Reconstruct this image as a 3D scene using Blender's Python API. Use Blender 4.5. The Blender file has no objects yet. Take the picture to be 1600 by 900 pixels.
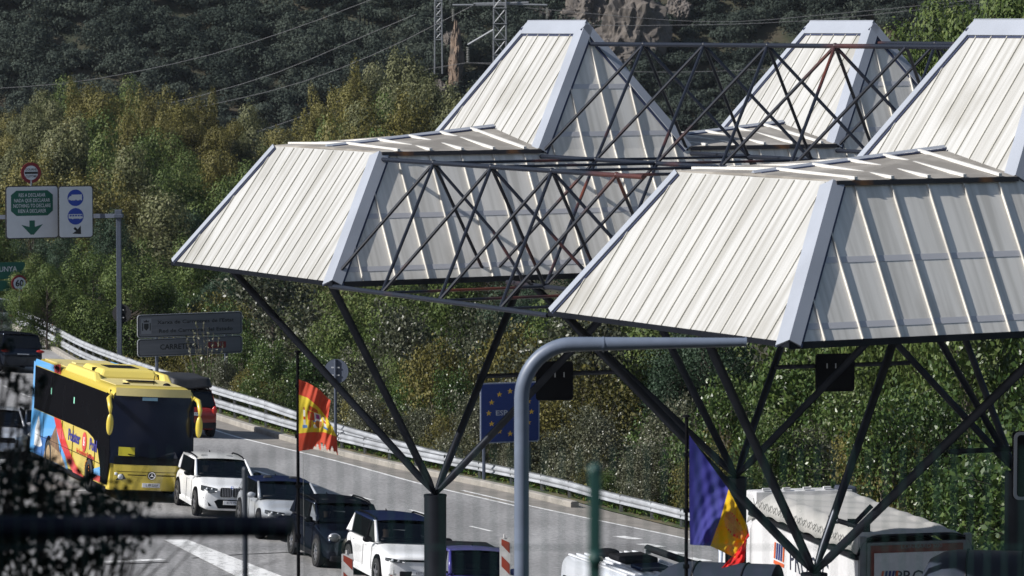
import bpy, bmesh, math, random
import numpy as np
from mathutils import Vector, Matrix, Euler
C = bpy.context.scene.collection
scene = bpy.context.scene
R = math.radians
rnd = random.Random(7)

# ------------------------------------------------------------------ camera
FPX, HORIZON, CAMH = 5901.5, 41.0, 15.0
PITCH = math.atan((450 - HORIZON) / FPX)
cam_d = bpy.data.cameras.new('camera'); cam = bpy.data.objects.new('camera', cam_d); C.objects.link(cam)
cam.location = (0, 0, CAMH); cam.rotation_euler = (math.pi / 2 - PITCH, 0, 0)
cam_d.sensor_width = 36; cam_d.lens = FPX / 1600 * 36
cam_d.clip_start = 0.5; cam_d.clip_end = 5000
cam_d.dof.use_dof = True; cam_d.dof.focus_distance = 92; cam_d.dof.aperture_fstop = 5.0
scene.camera = cam

# ------------------------------------------------------------------ world, sun, exposure
SUN_AZ = R(20.5)            # the light travels towards (cos, sin) of this in plan
SUN_EL = R(35)
w = bpy.data.worlds.new("World"); scene.world = w; w.use_nodes = True
nt = w.node_tree; bg = nt.nodes['Background']
sky = nt.nodes.new('ShaderNodeTexSky'); sky.sky_type = 'NISHITA'; sky.sun_disc = False
sky.sun_elevation = SUN_EL; sky.sun_rotation = math.atan2(-math.cos(SUN_AZ), -math.sin(SUN_AZ)) % (2 * math.pi)
nt.links.new(sky.outputs[0], bg.inputs[0]); bg.inputs[1].default_value = 0.068
sd = bpy.data.lights.new('sun', 'SUN'); so = bpy.data.objects.new('sun', sd); C.objects.link(so)
sd.energy = 4.6; sd.angle = R(0.53); sd.color = (1, 0.965, 0.92)
Ldir = Vector((math.cos(SUN_AZ) * math.cos(SUN_EL), math.sin(SUN_AZ) * math.cos(SUN_EL), -math.sin(SUN_EL)))
so.rotation_euler = Ldir.to_track_quat('-Z', 'Y').to_euler()
scene.view_settings.view_transform = 'Standard'; scene.view_settings.look = 'None'
scene.view_settings.exposure = 0.5; scene.view_settings.gamma = 1
scene.cycles.max_bounces = 6; scene.cycles.transparent_max_bounces = 12
scene.cycles.use_denoising = True

# ------------------------------------------------------------------ projection helpers
_F = Vector((0, math.cos(PITCH), -math.sin(PITCH))); _U = Vector((0, math.sin(PITCH), math.cos(PITCH)))
def ray(x, y): return _F + Vector((1, 0, 0)) * ((x - 800) / FPX) + _U * ((450 - y) / FPX)
def at(x, y, Y):
    d = ray(x, y); return Vector((0, 0, CAMH)) + d * (Y / d.y)
# the road plane: falls away from the camera and is banked down to the right
GA, GB, GC = 3.50, -0.030, -0.06
def proj(p):
    q = Vector(p) - Vector((0, 0, CAMH)); k = FPX / q.dot(_F)
    return 800 + q.x * k, 450 - q.dot(_U) * k
def gz(X, Y): return GA + GB * Y + GC * min(30.0, max(-45.0, X))
def gnd(x, y, dz=0.0):
    d = ray(x, y)
    k = (GA + dz - CAMH) / (d.z - GB * d.y - GC * d.x)
    return Vector((0, 0, CAMH)) + d * k
ROADROT = Vector((0, 0, 1)).rotation_difference(Vector((-GC, -GB, 1)).normalized()).to_matrix().to_4x4()

# ------------------------------------------------------------------ materials
MATS = {}
def mat(name, col, rough=0.6, metal=0.0, spec=0.5, noise=0.0, nscale=8.0, bump=0.0, coat=0.0, col2=None, coords='Object', stretch=None, detail=4.0, lo=0.35, hi=0.65, emit=None, trans=0.0, rand=0.0):
    if name in MATS: return MATS[name]
    m = bpy.data.materials.new(name); m.use_nodes = True; MATS[name] = m
    t = m.node_tree; b = t.nodes['Principled BSDF']
    b.inputs['Base Color'].default_value = (*col, 1); b.inputs['Roughness'].default_value = rough
    b.inputs['Metallic'].default_value = metal; b.inputs['Specular IOR Level'].default_value = spec
    b.inputs['Coat Weight'].default_value = coat; b.inputs['Coat Roughness'].default_value = 0.04
    if emit: b.inputs['Emission Color'].default_value = (*emit[:3], 1); b.inputs['Emission Strength'].default_value = emit[3]
    out = None
    if noise or col2:
        tc = t.nodes.new('ShaderNodeTexCoord'); mp = t.nodes.new('ShaderNodeMapping')
        if stretch: mp.inputs['Scale'].default_value = stretch
        n = t.nodes.new('ShaderNodeTexNoise'); n.inputs['Scale'].default_value = nscale; n.inputs['Detail'].default_value = detail
        t.links.new(tc.outputs[coords], mp.inputs[0]); t.links.new(mp.outputs[0], n.inputs[0])
        rp = t.nodes.new('ShaderNodeMapRange'); rp.inputs[1].default_value = lo; rp.inputs[2].default_value = hi
        t.links.new(n.outputs[0], rp.inputs[0])
        mx = t.nodes.new('ShaderNodeMix'); mx.data_type = 'RGBA'
        c2 = col2 if col2 else tuple(c * (1 - noise) for c in col)
        mx.inputs[6].default_value = (*col, 1); mx.inputs[7].default_value = (*c2, 1)
        t.links.new(rp.outputs[0], mx.inputs[0]); t.links.new(mx.outputs[2], b.inputs['Base Color'])
        out = mx.outputs[2]
        if bump:
            bp = t.nodes.new('ShaderNodeBump'); bp.inputs['Strength'].default_value = bump; bp.inputs['Distance'].default_value = 0.02
            t.links.new(n.outputs[0], bp.inputs['Height']); t.links.new(bp.outputs[0], b.inputs['Normal'])
    if trans:
        tr = t.nodes.new('ShaderNodeBsdfTranslucent'); ms = t.nodes.new('ShaderNodeMixShader'); ms.inputs[0].default_value = trans
        tr.inputs[0].default_value = (*col, 1)
        if out: t.links.new(out, tr.inputs[0])
        t.links.new(b.outputs[0], ms.inputs[1]); t.links.new(tr.outputs[0], ms.inputs[2])
        t.links.new(ms.outputs[0], t.nodes['Material Output'].inputs[0])
    return m

def darkmat(name, col, k=.03, rough=.15, gloss=(.8, .86, 1.0)):
    """near black surface with an even, weak gloss"""
    if name in MATS: return MATS[name]
    m = bpy.data.materials.new(name); m.use_nodes = True; MATS[name] = m; t = m.node_tree
    t.nodes.remove(t.nodes['Principled BSDF'])
    d = t.nodes.new('ShaderNodeBsdfDiffuse'); d.inputs[0].default_value = (*col, 1)
    g = t.nodes.new('ShaderNodeBsdfGlossy'); g.inputs[0].default_value = (*gloss, 1); g.inputs['Roughness'].default_value = rough
    n = t.nodes.new('ShaderNodeTexNoise'); n.inputs['Scale'].default_value = 1.7; tc = t.nodes.new('ShaderNodeTexCoord'); t.links.new(tc.outputs['Object'], n.inputs[0])
    r = t.nodes.new('ShaderNodeMapRange'); r.inputs[1].default_value = .3; r.inputs[2].default_value = .7; r.inputs[3].default_value = k * .7; r.inputs[4].default_value = k * 1.3
    t.links.new(n.outputs[0], r.inputs[0])
    x = t.nodes.new('ShaderNodeMixShader'); t.links.new(r.outputs[0], x.inputs[0]); t.links.new(d.outputs[0], x.inputs[1]); t.links.new(g.outputs[0], x.inputs[2])
    t.links.new(x.outputs[0], t.nodes['Material Output'].inputs[0]); return m

def leaf_mat(name, cols, rough=0.6, spec=0.25, vscale=0.35):
    """leaf colour: varies leaf by leaf (mesh attribute), clump by clump (noise) and tree by tree"""
    m = bpy.data.materials.new(name); m.use_nodes = True; MATS[name] = m
    t = m.node_tree; b = t.nodes['Principled BSDF']
    at_ = t.nodes.new('ShaderNodeAttribute'); at_.attribute_name = 'tone'
    oi = t.nodes.new('ShaderNodeObjectInfo')
    tc = t.nodes.new('ShaderNodeTexCoord'); n = t.nodes.new('ShaderNodeTexNoise'); n.inputs['Scale'].default_value = vscale; n.inputs['Detail'].default_value = 2
    t.links.new(tc.outputs['Object'], n.inputs[0])
    a1 = t.nodes.new('ShaderNodeMath'); a1.operation = 'MULTIPLY_ADD'; a1.inputs[1].default_value = 0.5
    t.links.new(at_.outputs['Fac'], a1.inputs[0])
    a0 = t.nodes.new('ShaderNodeMath'); a0.operation = 'MULTIPLY_ADD'; a0.inputs[1].default_value = 1.1; a0.inputs[2].default_value = -0.42
    t.links.new(n.outputs[0], a0.inputs[0]); t.links.new(a0.outputs[0], a1.inputs[2])
    a2 = t.nodes.new('ShaderNodeMath'); a2.operation = 'MULTIPLY_ADD'; a2.inputs[1].default_value = 0.3
    t.links.new(oi.outputs['Random'], a2.inputs[0]); t.links.new(a1.outputs[0], a2.inputs[2])
    cr = t.nodes.new('ShaderNodeValToRGB'); el = cr.color_ramp.elements
    while len(el) < len(cols): el.new(0.5)
    for i, c in enumerate(cols):
        el[i].position = i / (len(cols) - 1); el[i].color = (*c, 1)
    t.links.new(a2.outputs[0], cr.inputs[0]); t.links.new(cr.outputs[0], b.inputs['Base Color'])
    b.inputs['Roughness'].default_value = rough; b.inputs['Specular IOR Level'].default_value = spec
    tr = t.nodes.new('ShaderNodeBsdfTranslucent'); ms = t.nodes.new('ShaderNodeMixShader'); ms.inputs[0].default_value = 0.22
    t.links.new(cr.outputs[0], tr.inputs[0]); t.links.new(b.outputs[0], ms.inputs[1]); t.links.new(tr.outputs[0], ms.inputs[2])
    t.links.new(ms.outputs[0], t.nodes['Material Output'].inputs[0])
    return m

def rust_mat(name, base, rust, lo, hi):
    return mat(name, base, rough=0.42, spec=0.3, stretch=(1, .35, 1), col2=rust, nscale=0.55, detail=7, lo=lo, hi=hi, coords='Object')

def glass_mat(name, tint=(0.2, 0.23, 0.24)):
    m = bpy.data.materials.new(name); m.use_nodes = True; MATS[name] = m
    t = m.node_tree; t.nodes.remove(t.nodes['Principled BSDF'])
    tr = t.nodes.new('ShaderNodeBsdfTransparent'); tr.inputs[0].default_value = (*tint, 1)
    gl = t.nodes.new('ShaderNodeBsdfGlossy'); gl.inputs['Roughness'].default_value = 0.03; gl.inputs[0].default_value = (.8, .85, .9, 1)
    fr = t.nodes.new('ShaderNodeFresnel'); fr.inputs[0].default_value = 1.45
    ms = t.nodes.new('ShaderNodeMixShader')
    t.links.new(fr.outputs[0], ms.inputs[0]); t.links.new(tr.outputs[0], ms.inputs[1]); t.links.new(gl.outputs[0], ms.inputs[2])
    t.links.new(ms.outputs[0], t.nodes['Material Output'].inputs[0])
    return m

M_black = darkmat('matt_black', (.005, .005, .006), .012, .4)
M_rub = mat('rubber', (.018, .018, .018), .8)
M_dark = darkmat('dark_steel', (.006, .007, .010), .035, .38)
M_truss = rust_mat('rusting_steel', (.010, .013, .022), (.12, .036, .022), .57, .68)
M_galv = mat('galvanised', (.50, .52, .55), .45, metal=.55, noise=.3, nscale=3)
M_grey_paint = mat('grey_paint', (.13, .16, .22), .45, noise=.12, nscale=6)
M_glass = glass_mat('tinted_glass')
M_darkglass = darkmat('dark_glass', (.004, .005, .006), .03, .06)
M_chrome = mat('chrome', (.7, .7, .72), .15, metal=1)
M_white = mat('white_paint', (.80, .80, .80), .45)
M_rim = mat('alloy', (.38, .38, .40), .3, metal=.8)
M_lamp = mat('lamp_glass', (.55, .58, .62), .08, spec=.8)
M_lampdark = mat('lamp_dark', (.04, .045, .05), .08, spec=.8)
M_red = mat('red_glass', (.35, .02, .015), .12)
M_skin = mat('skin', (.48, .29, .21), .5)

# ------------------------------------------------------------------ object helpers
def tag(o, label=None, cat=None, group=None, kind=None):
    if label: o['label'] = label
    if cat: o['category'] = cat
    if group: o['group'] = group
    if kind: o['kind'] = kind
    return o
def thing(name, label, cat, loc=(0, 0, 0), rz=0, group=None, rx=0):
    o = bpy.data.objects.new(name, None); C.objects.link(o); o.empty_display_size = .2
    o.location = loc; o.rotation_mode = 'XYZ'; o.rotation_euler = (rx, 0, rz)
    return tag(o, label, cat, group)

class MB:
    def __init__(s): s.v = []; s.f = []; s.m = []
    def add(s, vs, fs, mi=0):
        b = len(s.v); s.v += [tuple(v) for v in vs]; s.f += [tuple(i + b for i in f) for f in fs]; s.m += [mi] * len(fs); return s
    def box(s, c, size, rot=None, mi=0, top=1.0, topy=None):
        hx, hy, hz = [k / 2 for k in size]; ty = top if topy is None else topy
        P = [Vector((x * hx * (top if z > 0 else 1), y * hy * (ty if z > 0 else 1), z * hz)) for z in (-1, 1) for x, y in ((-1, -1), (1, -1), (1, 1), (-1, 1))]
        M = Euler(rot).to_matrix() if rot else Matrix.Identity(3)
        P = [M @ p + Vector(c) for p in P]
        return s.add(P, [(3, 2, 1, 0), (4, 5, 6, 7), (0, 1, 5, 4), (1, 2, 6, 5), (2, 3, 7, 6), (3, 0, 4, 7)], mi)
    def tube(s, p0, p1, r0, r1=None, n=8, mi=0, cap=True):
        return s.path([p0, p1], [r0, r0 if r1 is None else r1], n, mi, cap)
    def path(s, pts, rad, n=8, mi=0, cap=True):
        pts = [Vector(p) for p in pts]
        if not hasattr(rad, '__len__'): rad = [rad] * len(pts)
        d0 = (pts[1] - pts[0]).normalized()
        a = d0.cross(Vector((0, 0, 1)) if abs(d0.z) < .95 else Vector((1, 0, 0))).normalized()
        V = []
        for i, p in enumerate(pts):
            d = (pts[min(i + 1, len(pts) - 1)] - pts[max(i - 1, 0)]).normalized()
            a = (a - d * a.dot(d)).normalized(); b = d.cross(a)
            for k in range(n):
                t = 2 * math.pi * k / n; V.append(p + (a * math.cos(t) + b * math.sin(t)) * rad[i])
        F = [(i * n + k, i * n + (k + 1) % n, (i + 1) * n + (k + 1) % n, (i + 1) * n + k) for i in range(len(pts) - 1) for k in range(n)]
        if cap: F += [tuple(range(n))[::-1], tuple((len(pts) - 1) * n + k for k in range(n))]
        return s.add(V, F, mi)
    def sweep(s, prof, path, closed=True, mi=0, up=(0, 0, 1)):
        """prof: (side, up) pairs; side points to the right of travel"""
        path = [Vector(p) for p in path]; V = []; n = len(prof)
        for i, p in enumerate(path):
            d = (path[min(i + 1, len(path) - 1)] - path[max(i - 1, 0)]).normalized()
            r = d.cross(Vector(up)).normalized()
            V += [p + r * a + Vector((0, 0, 1)) * b for a, b in prof]
        F = []
        for i in range(len(path) - 1):
            for k in range(n if closed else n - 1):
                k2 = (k + 1) % n; F.append((i * n + k, i * n + k2, (i + 1) * n + k2, (i + 1) * n + k))
        if closed: F += [tuple(range(n))[::-1], tuple((len(path) - 1) * n + k for k in range(n))]
        return s.add(V, F, mi)
    def prism(s, poly, d, mi=0):
        """extrude the polygon (3-D points) along d"""
        n = len(poly); d = Vector(d); V = [Vector(p) for p in poly] + [Vector(p) + d for p in poly]
        F = [tuple(range(n)), tuple(range(2 * n - 1, n - 1, -1))] + [(k, (k + 1) % n, n + (k + 1) % n, n + k)[::-1] for k in range(n)]
        return s.add(V, F, mi)
    def disc(s, c, r, axis, th=.02, n=24, mi=0, sy=1.0):
        ax = Vector(axis).normalized(); a = ax.cross(Vector((0, 0, 1)) if abs(ax.z) < .9 else Vector((0, 1, 0))).normalized(); b = ax.cross(a)
        poly = [Vector(c) + a * math.cos(2 * math.pi * k / n) * r + b * math.sin(2 * math.pi * k / n) * r * sy for k in range(n)]
        return s.prism(poly, ax * th, mi)
    def ell(s, c, r, mi=0, n=12, m=8, rot=None):
        V = []; M = Euler(rot).to_matrix() if rot else Matrix.Identity(3)
        for j in range(m + 1):
            ph = math.pi * j / m
            for k in range(n):
                t = 2 * math.pi * k / n
                V.append(M @ Vector((r[0] * math.sin(ph) * math.cos(t), r[1] * math.sin(ph) * math.sin(t), r[2] * math.cos(ph))) + Vector(c))
        F = [(j * n + k, (j + 1) * n + k, (j + 1) * n + (k + 1) % n, j * n + (k + 1) % n) for j in range(m) for k in range(n)]
        return s.add(V, F, mi)
    def build(s, name, m, parent=None, smooth=False, bevel=0, sub=0, loc=None, recalc=True):
        me = bpy.data.meshes.new(name); me.from_pydata(s.v, [], s.f)
        ms = m if isinstance(m, (list, tuple)) else [m]
        for x in ms: me.materials.append(x)
        if len(ms) > 1: me.polygons.foreach_set('material_index', s.m)
        if recalc:
            bm = bmesh.new(); bm.from_mesh(me); bmesh.ops.recalc_face_normals(bm, faces=bm.faces); bm.to_mesh(me); bm.free()
        o = bpy.data.objects.new(name, me); C.objects.link(o)
        if parent: o.parent = parent
        if loc: o.location = loc
        if smooth: me.polygons.foreach_set('use_smooth', [True] * len(me.polygons))
        if smooth == 'auto':
            try: me.set_sharp_from_angle(angle=R(40))
            except Exception: pass
        if sub:
            md = o.modifiers.new('s', 'SUBSURF'); md.levels = sub; md.render_levels = sub
        if bevel:
            md = o.modifiers.new('b', 'BEVEL'); md.width = bevel; md.segments = 2; md.limit_method = 'ANGLE'; md.harden_normals = False
        return o

def struct(o, label=None):
    o['kind'] = 'structure'
    return o

_txt_cache = {}
def text_mesh(name, s, size, m, parent, loc, rot=(math.pi / 2, 0, 0), sx=1.0, th=.004, bold=0.0, align='CENTER', shear=0):
    cu = bpy.data.curves.new('t', 'FONT'); cu.body = s; cu.size = size; cu.extrude = th; cu.align_x = align; cu.align_y = 'CENTER'
    cu.offset = bold * size; cu.space_line = .95; cu.shear = shear; cu.resolution_u = 2
    o = bpy.data.objects.new('t', cu); C.objects.link(o)
    dg = bpy.context.evaluated_depsgraph_get(); dg.update()
    me = bpy.data.meshes.new_from_object(o.evaluated_get(dg)); me.name = name
    bpy.data.objects.remove(o); bpy.data.curves.remove(cu)
    me.materials.clear(); me.materials.append(m)
    r = bpy.data.objects.new(name, me); C.objects.link(r); r.parent = parent; r.location = loc; r.rotation_euler = rot; r.scale = (sx, 1, 1)
    return r
def star_poly(cx, cz, r, y=0, n=5, k=.4, ph=math.pi / 2):
    return [Vector((cx + math.cos(ph + math.pi * i / n) * (r if i % 2 == 0 else r * k), y, cz + math.sin(ph + math.pi * i / n) * (r if i % 2 == 0 else r * k))) for i in range(2 * n)]
def rrect(x0, x1, z0, z1, r, y=0, n=5):
    P = []
    for cx, cz, a in ((x1 - r, z1 - r, 0), (x0 + r, z1 - r, 90), (x0 + r, z0 + r, 180), (x1 - r, z0 + r, 270)):
        for i in range(n + 1):
            t = R(a + 90 * i / n); P.append(Vector((cx + r * math.cos(t), y, cz + r * math.sin(t))))
    return P
# ================================================================== SETTING: ground
G_TRACE = [(-60, 487), (5, 507), (50, 527), (117, 566), (200, 600), (300, 636), (395, 666), (459, 685), (534, 704), (597, 719), (665, 734), (745, 749), (797, 760), (859, 774), (922, 792), (996, 810), (1042, 822), (1150, 846), (1300, 875), (1480, 905), (1700, 940), (1950, 985), (2400, 1060)]
GT = [gnd(*p) for p in G_TRACE]
GT = [GT[0] + (GT[0] - GT[1]) * 4] + GT
_gy = np.array([p.y for p in GT][::-1]); _gx = np.array([p.x for p in GT][::-1])
def gxv(Y): return np.interp(Y, _gy, _gx)
def resample(pts, step):
    out = [pts[0].copy()]; acc = 0
    for a, b in zip(pts, pts[1:]):
        L = (b - a).length; d = step - acc
        while d <= L:
            out.append(a.lerp(b, d / L)); d += step
        acc = L - (d - step)
    return out
def smooth_path(pts, step):
    """Catmull-Rom through the points, then resampled"""
    P = [pts[0] * 2 - pts[1]] + list(pts) + [pts[-1] * 2 - pts[-2]]; out = []
    for i in range(1, len(P) - 2):
        for k in range(8):
            t = k / 8; a, b, c, d = P[i - 1:i + 3]
            out.append(.5 * ((2 * b) + (c - a) * t + (2 * a - 5 * b + 4 * c - d) * t * t + (3 * b - a - 3 * c + d) * t ** 3))
    out.append(P[-2].copy())
    return resample(out, step)

def hillnoise(X, Y):
    return (np.sin(X * .043 + 1.3) * 3 + np.sin(X * .11 + Y * .05) * 1.6 + np.sin(X * .021 - .7) * 5)
def terrain_z(X, Y):
    X = np.asarray(X, float); Y = np.asarray(Y, float)
    base = GA + GB * np.clip(Y, 30, 260) + GC * np.clip(X, -45, 30) - .45
    near = 13.15 - .222 * Y
    z = np.maximum(base, near)
    off = X - gxv(Y)
    drop = np.clip((off - .5) * .28, 0, 3.2)
    z = np.where(Y > 70, z - drop, z)
    yh = 452 + hillnoise(X, Y)
    hill = -5 + np.clip(Y - yh, 0, None) * .72
    z = np.maximum(z, np.where(Y > 300, hill, -99))
    z = z + np.clip(-78 - X, 0, 130) * .42 * (Y > -400)
    # a low rise under the valley wood
    z = z + 3.0 * np.exp(-((Y - 300) / 40) ** 2) * (off > 0)
    return z
xs = np.concatenate([np.arange(-260, -60, 10), np.arange(-60, 61, 2.0), np.arange(70, 271, 10)])
ys = np.concatenate([np.arange(-230, -30, 20), np.arange(-30, 60, 2.5), np.arange(60, 200, 3.0), np.arange(200, 430, 8), np.arange(430, 520, 2.5), np.arange(520, 1000, 20)])
XX, YY = np.meshgrid(xs, ys)
ZZ = terrain_z(XX, YY)
V = np.stack([XX, YY, ZZ], -1).reshape(-1, 3); nx = len(xs); ny = len(ys)
F = [(j * nx + i, j * nx + i + 1, (j + 1) * nx + i + 1, (j + 1) * nx + i) for j in range(ny - 1) for i in range(nx - 1)]
b = MB(); b.v = [tuple(v) for v in V]; b.f = F; b.m = [0] * len(F)
M_ground = mat('earth', (.024, .030, .014), .95, col2=(.055, .045, .028), nscale=.35, detail=8, lo=.4, hi=.62, bump=.4)
struct(b.build('terrain', M_ground, smooth=True, recalc=False))

# asphalt
def asphalt():
    m = bpy.data.materials.new('asphalt'); m.use_nodes = True; t = m.node_tree; bs = t.nodes['Principled BSDF']
    tc = t.nodes.new('ShaderNodeTexCoord')
    def noise(sc, det, scale=(1, 1, 1)):
        mp = t.nodes.new('ShaderNodeMapping'); mp.inputs['Scale'].default_value = scale; mp.inputs['Rotation'].default_value = (0, 0, R(-18))
        n = t.nodes.new('ShaderNodeTexNoise'); n.inputs['Scale'].default_value = sc; n.inputs['Detail'].default_value = det
        t.links.new(tc.outputs['Object'], mp.inputs[0]); t.links.new(mp.outputs[0], n.inputs[0]); return n
    fine, mid, big = noise(9, 6), noise(.6, 4, (1, .12, 1)), noise(.12, 3)
    def rng(n, lo, hi, a, b_):
        r = t.nodes.new('ShaderNodeMapRange'); r.inputs[1].default_value = lo; r.inputs[2].default_value = hi; r.inputs[3].default_value = a; r.inputs[4].default_value = b_
        t.links.new(n.outputs[0], r.inputs[0]); return r
    a, c, d = rng(fine, .3, .7, .68, 1.25), rng(mid, .35, .65, .78, 1.12), rng(big, .35, .65, .86, 1.1)
    m1 = t.nodes.new('ShaderNodeMath'); m1.operation = 'MULTIPLY'; m2 = t.nodes.new('ShaderNodeMath'); m2.operation = 'MULTIPLY'
    t.links.new(a.outputs[0], m1.inputs[0]); t.links.new(c.outputs[0], m1.inputs[1]); t.links.new(m1.outputs[0], m2.inputs[0]); t.links.new(d.outputs[0], m2.inputs[1])
    vm = t.nodes.new('ShaderNodeVectorMath'); vm.operation = 'SCALE'; vm.inputs[0].default_value = (.275, .272, .272)
    t.links.new(m2.outputs[0], vm.inputs['Scale']); t.links.new(vm.outputs[0], bs.inputs['Base Color'])
    bs.inputs['Roughness'].default_value = .85
    bp = t.nodes.new('ShaderNodeBump'); bp.inputs['Strength'].default_value = .35; bp.inputs['Distance'].default_value = .01
    t.links.new(fine.outputs[0], bp.inputs['Height']); t.links.new(bp.outputs[0], bs.inputs['Normal'])
    return m
M_asph = asphalt()
road_ys = np.concatenate([np.arange(50, 200, 4.0), np.arange(200, 261, 10)])
b = MB(); V = []; cols = 12
for Y in road_ys:
    xr = float(gxv(Y)) + .05
    for i in range(cols + 1):
        X = -70 + (xr + 70) * i / cols; V.append((X, Y, gz(X, Y)))
F = [(j * (cols + 1) + i, j * (cols + 1) + i + 1, (j + 1) * (cols + 1) + i + 1, (j + 1) * (cols + 1) + i) for j in range(len(road_ys) - 1) for i in range(cols)]
b.add(V, F); struct(b.build('road', M_asph, recalc=False))

# verge with falling bank
M_verge = mat('verge', (.05, .07, .022), .95, col2=(.14, .11, .06), nscale=1.1, detail=8, lo=.42, hi=.6, bump=.5)
b = MB(); V = []; offs = [.05, .35, .8, 1.6, 3, 5, 8, 12, 18]
for Y in road_ys:
    xr = float(gxv(Y))
    for o in offs: V.append((xr + o, Y, gz(xr + o, Y) + .02 - max(0, o - .8) * .26 + (rnd.uniform(-.06, .06) if o > .9 else 0)))
n = len(offs)
F = [(j * n + i, j * n + i + 1, (j + 1) * n + i + 1, (j + 1) * n + i) for j in range(len(road_ys) - 1) for i in range(n - 1)]
b.add(V, F); struct(b.build('roadside_bank', M_verge, smooth=True, recalc=False))['kind'] = 'structure'

# kerb
M_conc = mat('concrete', (.31, .29, .26), .9, noise=.3, nscale=2.5, detail=6)
kp = [gnd(*p) for p in [(-60, 487), (5, 507), (50, 527), (117, 568), (200, 605), (300, 642), (395, 673), (459, 692), (534, 712), (597, 727), (665, 742), (745, 758), (797, 769), (859, 784), (915, 798)]]
kp = smooth_path([p + Vector((.06, 0, 0)) for p in kp], 3.0)
kb = MB().sweep([(-.14, -.1), (.14, -.1), (.14, .16), (.11, .19), (-.11, .19), (-.14, .16)], kp)
struct(kb.build('kerb', M_conc))
# shoulder strip, slightly browner, between the edge line and the kerb
M_should = mat('shoulder_asphalt', (.25, .23, .205), .9, noise=.25, nscale=1.6, detail=7)
sl = [gnd(*p) for p in [(117, 590), (230, 632), (345, 674), (400, 689), (525, 719), (650, 753), (800, 788), (925, 810), (1070, 840), (1250, 880)]]
lo_ = smooth_path(sl, 4)
b = MB(); V = []
for p in lo_:
    xr = float(gxv(p.y)); V += [(p.x, p.y, gz(p.x, p.y) + .004), (xr - .02, p.y, gz(xr, p.y) + .004)]
b.add(V, [(2 * i, 2 * i + 1, 2 * i + 3, 2 * i + 2) for i in range(len(lo_) - 1)]); struct(b.build('shoulder', M_should, recalc=False))

# painted markings
def paint(name):
    m = bpy.data.materials.new(name); m.use_nodes = True; t = m.node_tree; bs = t.nodes['Principled BSDF']
    bs.inputs['Roughness'].default_value = .7
    tc = t.nodes.new('ShaderNodeTexCoord'); n = t.nodes.new('ShaderNodeTexNoise'); n.inputs['Scale'].default_value = 5; n.inputs['Detail'].default_value = 8
    t.links.new(tc.outputs['Object'], n.inputs[0]); cr = t.nodes.new('ShaderNodeValToRGB')
    cr.color_ramp.elements[0].position = .3; cr.color_ramp.elements[0].color = (.3, .3, .3, 1)
    cr.color_ramp.elements[1].position = .46; cr.color_ramp.elements[1].color = (.74, .74, .73, 1)
    t.links.new(n.outputs[0], cr.inputs[0]); t.links.new(cr.outputs[0], bs.inputs['Base Color']); return m
M_mark = paint('road_paint')
mk = MB()
def line(px, width=.16, dz=.010):
    P = smooth_path([gnd(*p, dz=dz) for p in px], 2.0) if len(px) > 2 else [gnd(*p, dz=dz) for p in px]
    V = []
    for i, p in enumerate(P):
        d = (P[min(i + 1, len(P) - 1)] - P[max(0, i - 1)]).normalized(); r = Vector((d.y, -d.x, 0)) * width / 2
        a, c = p - r, p + r
        V += [(a.x, a.y, gz(a.x, a.y) + dz), (c.x, c.y, gz(c.x, c.y) + dz)]
    mk.add(V, [(2 * i, 2 * i + 1, 2 * i + 3, 2 * i + 2) for i in range(len(P) - 1)])
def quad(pts, dz=.010):
    mk.add([gnd(*p, dz=dz) for p in pts], [tuple(range(len(pts)))])
line([(25, 545), (61, 561), (75, 569), (130, 592), (240, 636), (345, 675), (400, 690), (525, 720), (650, 754), (700, 766), (770, 782), (838, 798)], .17)
line([(722, 766), (800, 784), (826, 790), (925, 811), (1070, 841), (1250, 882)], .17)
for a, c in (((5, 602), (16, 607)), ((34, 615), (47, 620)), ((398, 735), (420, 742)), ((474, 753), (496, 760)), ((547, 773), (582, 781)), ((639, 796), (668, 804)), ((735, 822), (768, 830))):
    line([a, c], .15)
for cx, cy in ((981, 840), (1017, 852), (1052, 863), (1090, 874), (1130, 886), (1172, 899)):
    line([(cx - 15, cy - 2.5), (cx + 15, cy + 2.5)], .5)
line([(160, 878), (230, 875), (307, 872)], .3); line([(369, 869), (400, 868), (458, 866)], .25); line([(117, 784), (142, 791)], .2)
line([(60, 771), (140, 765), (200, 763)], .2)
quad([(256, 843), (293, 843), (446, 902), (372, 902)], .014); quad([(372, 902), (446, 902), (640, 975), (540, 975)], .014)
struct(mk.build('road_markings', M_mark, recalc=False))
# a tar seam and pole shadow streaks, laid dark across the lanes
M_seam_shadow = mat('seam_and_shadow', (.03, .03, .032), .8, noise=.3)
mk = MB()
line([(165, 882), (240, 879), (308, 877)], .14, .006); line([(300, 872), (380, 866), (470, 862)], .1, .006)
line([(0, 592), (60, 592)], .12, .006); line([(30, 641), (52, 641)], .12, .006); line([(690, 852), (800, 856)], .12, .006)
struct(mk.build('road_seams_shadows', M_seam_shadow, recalc=False))

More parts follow.
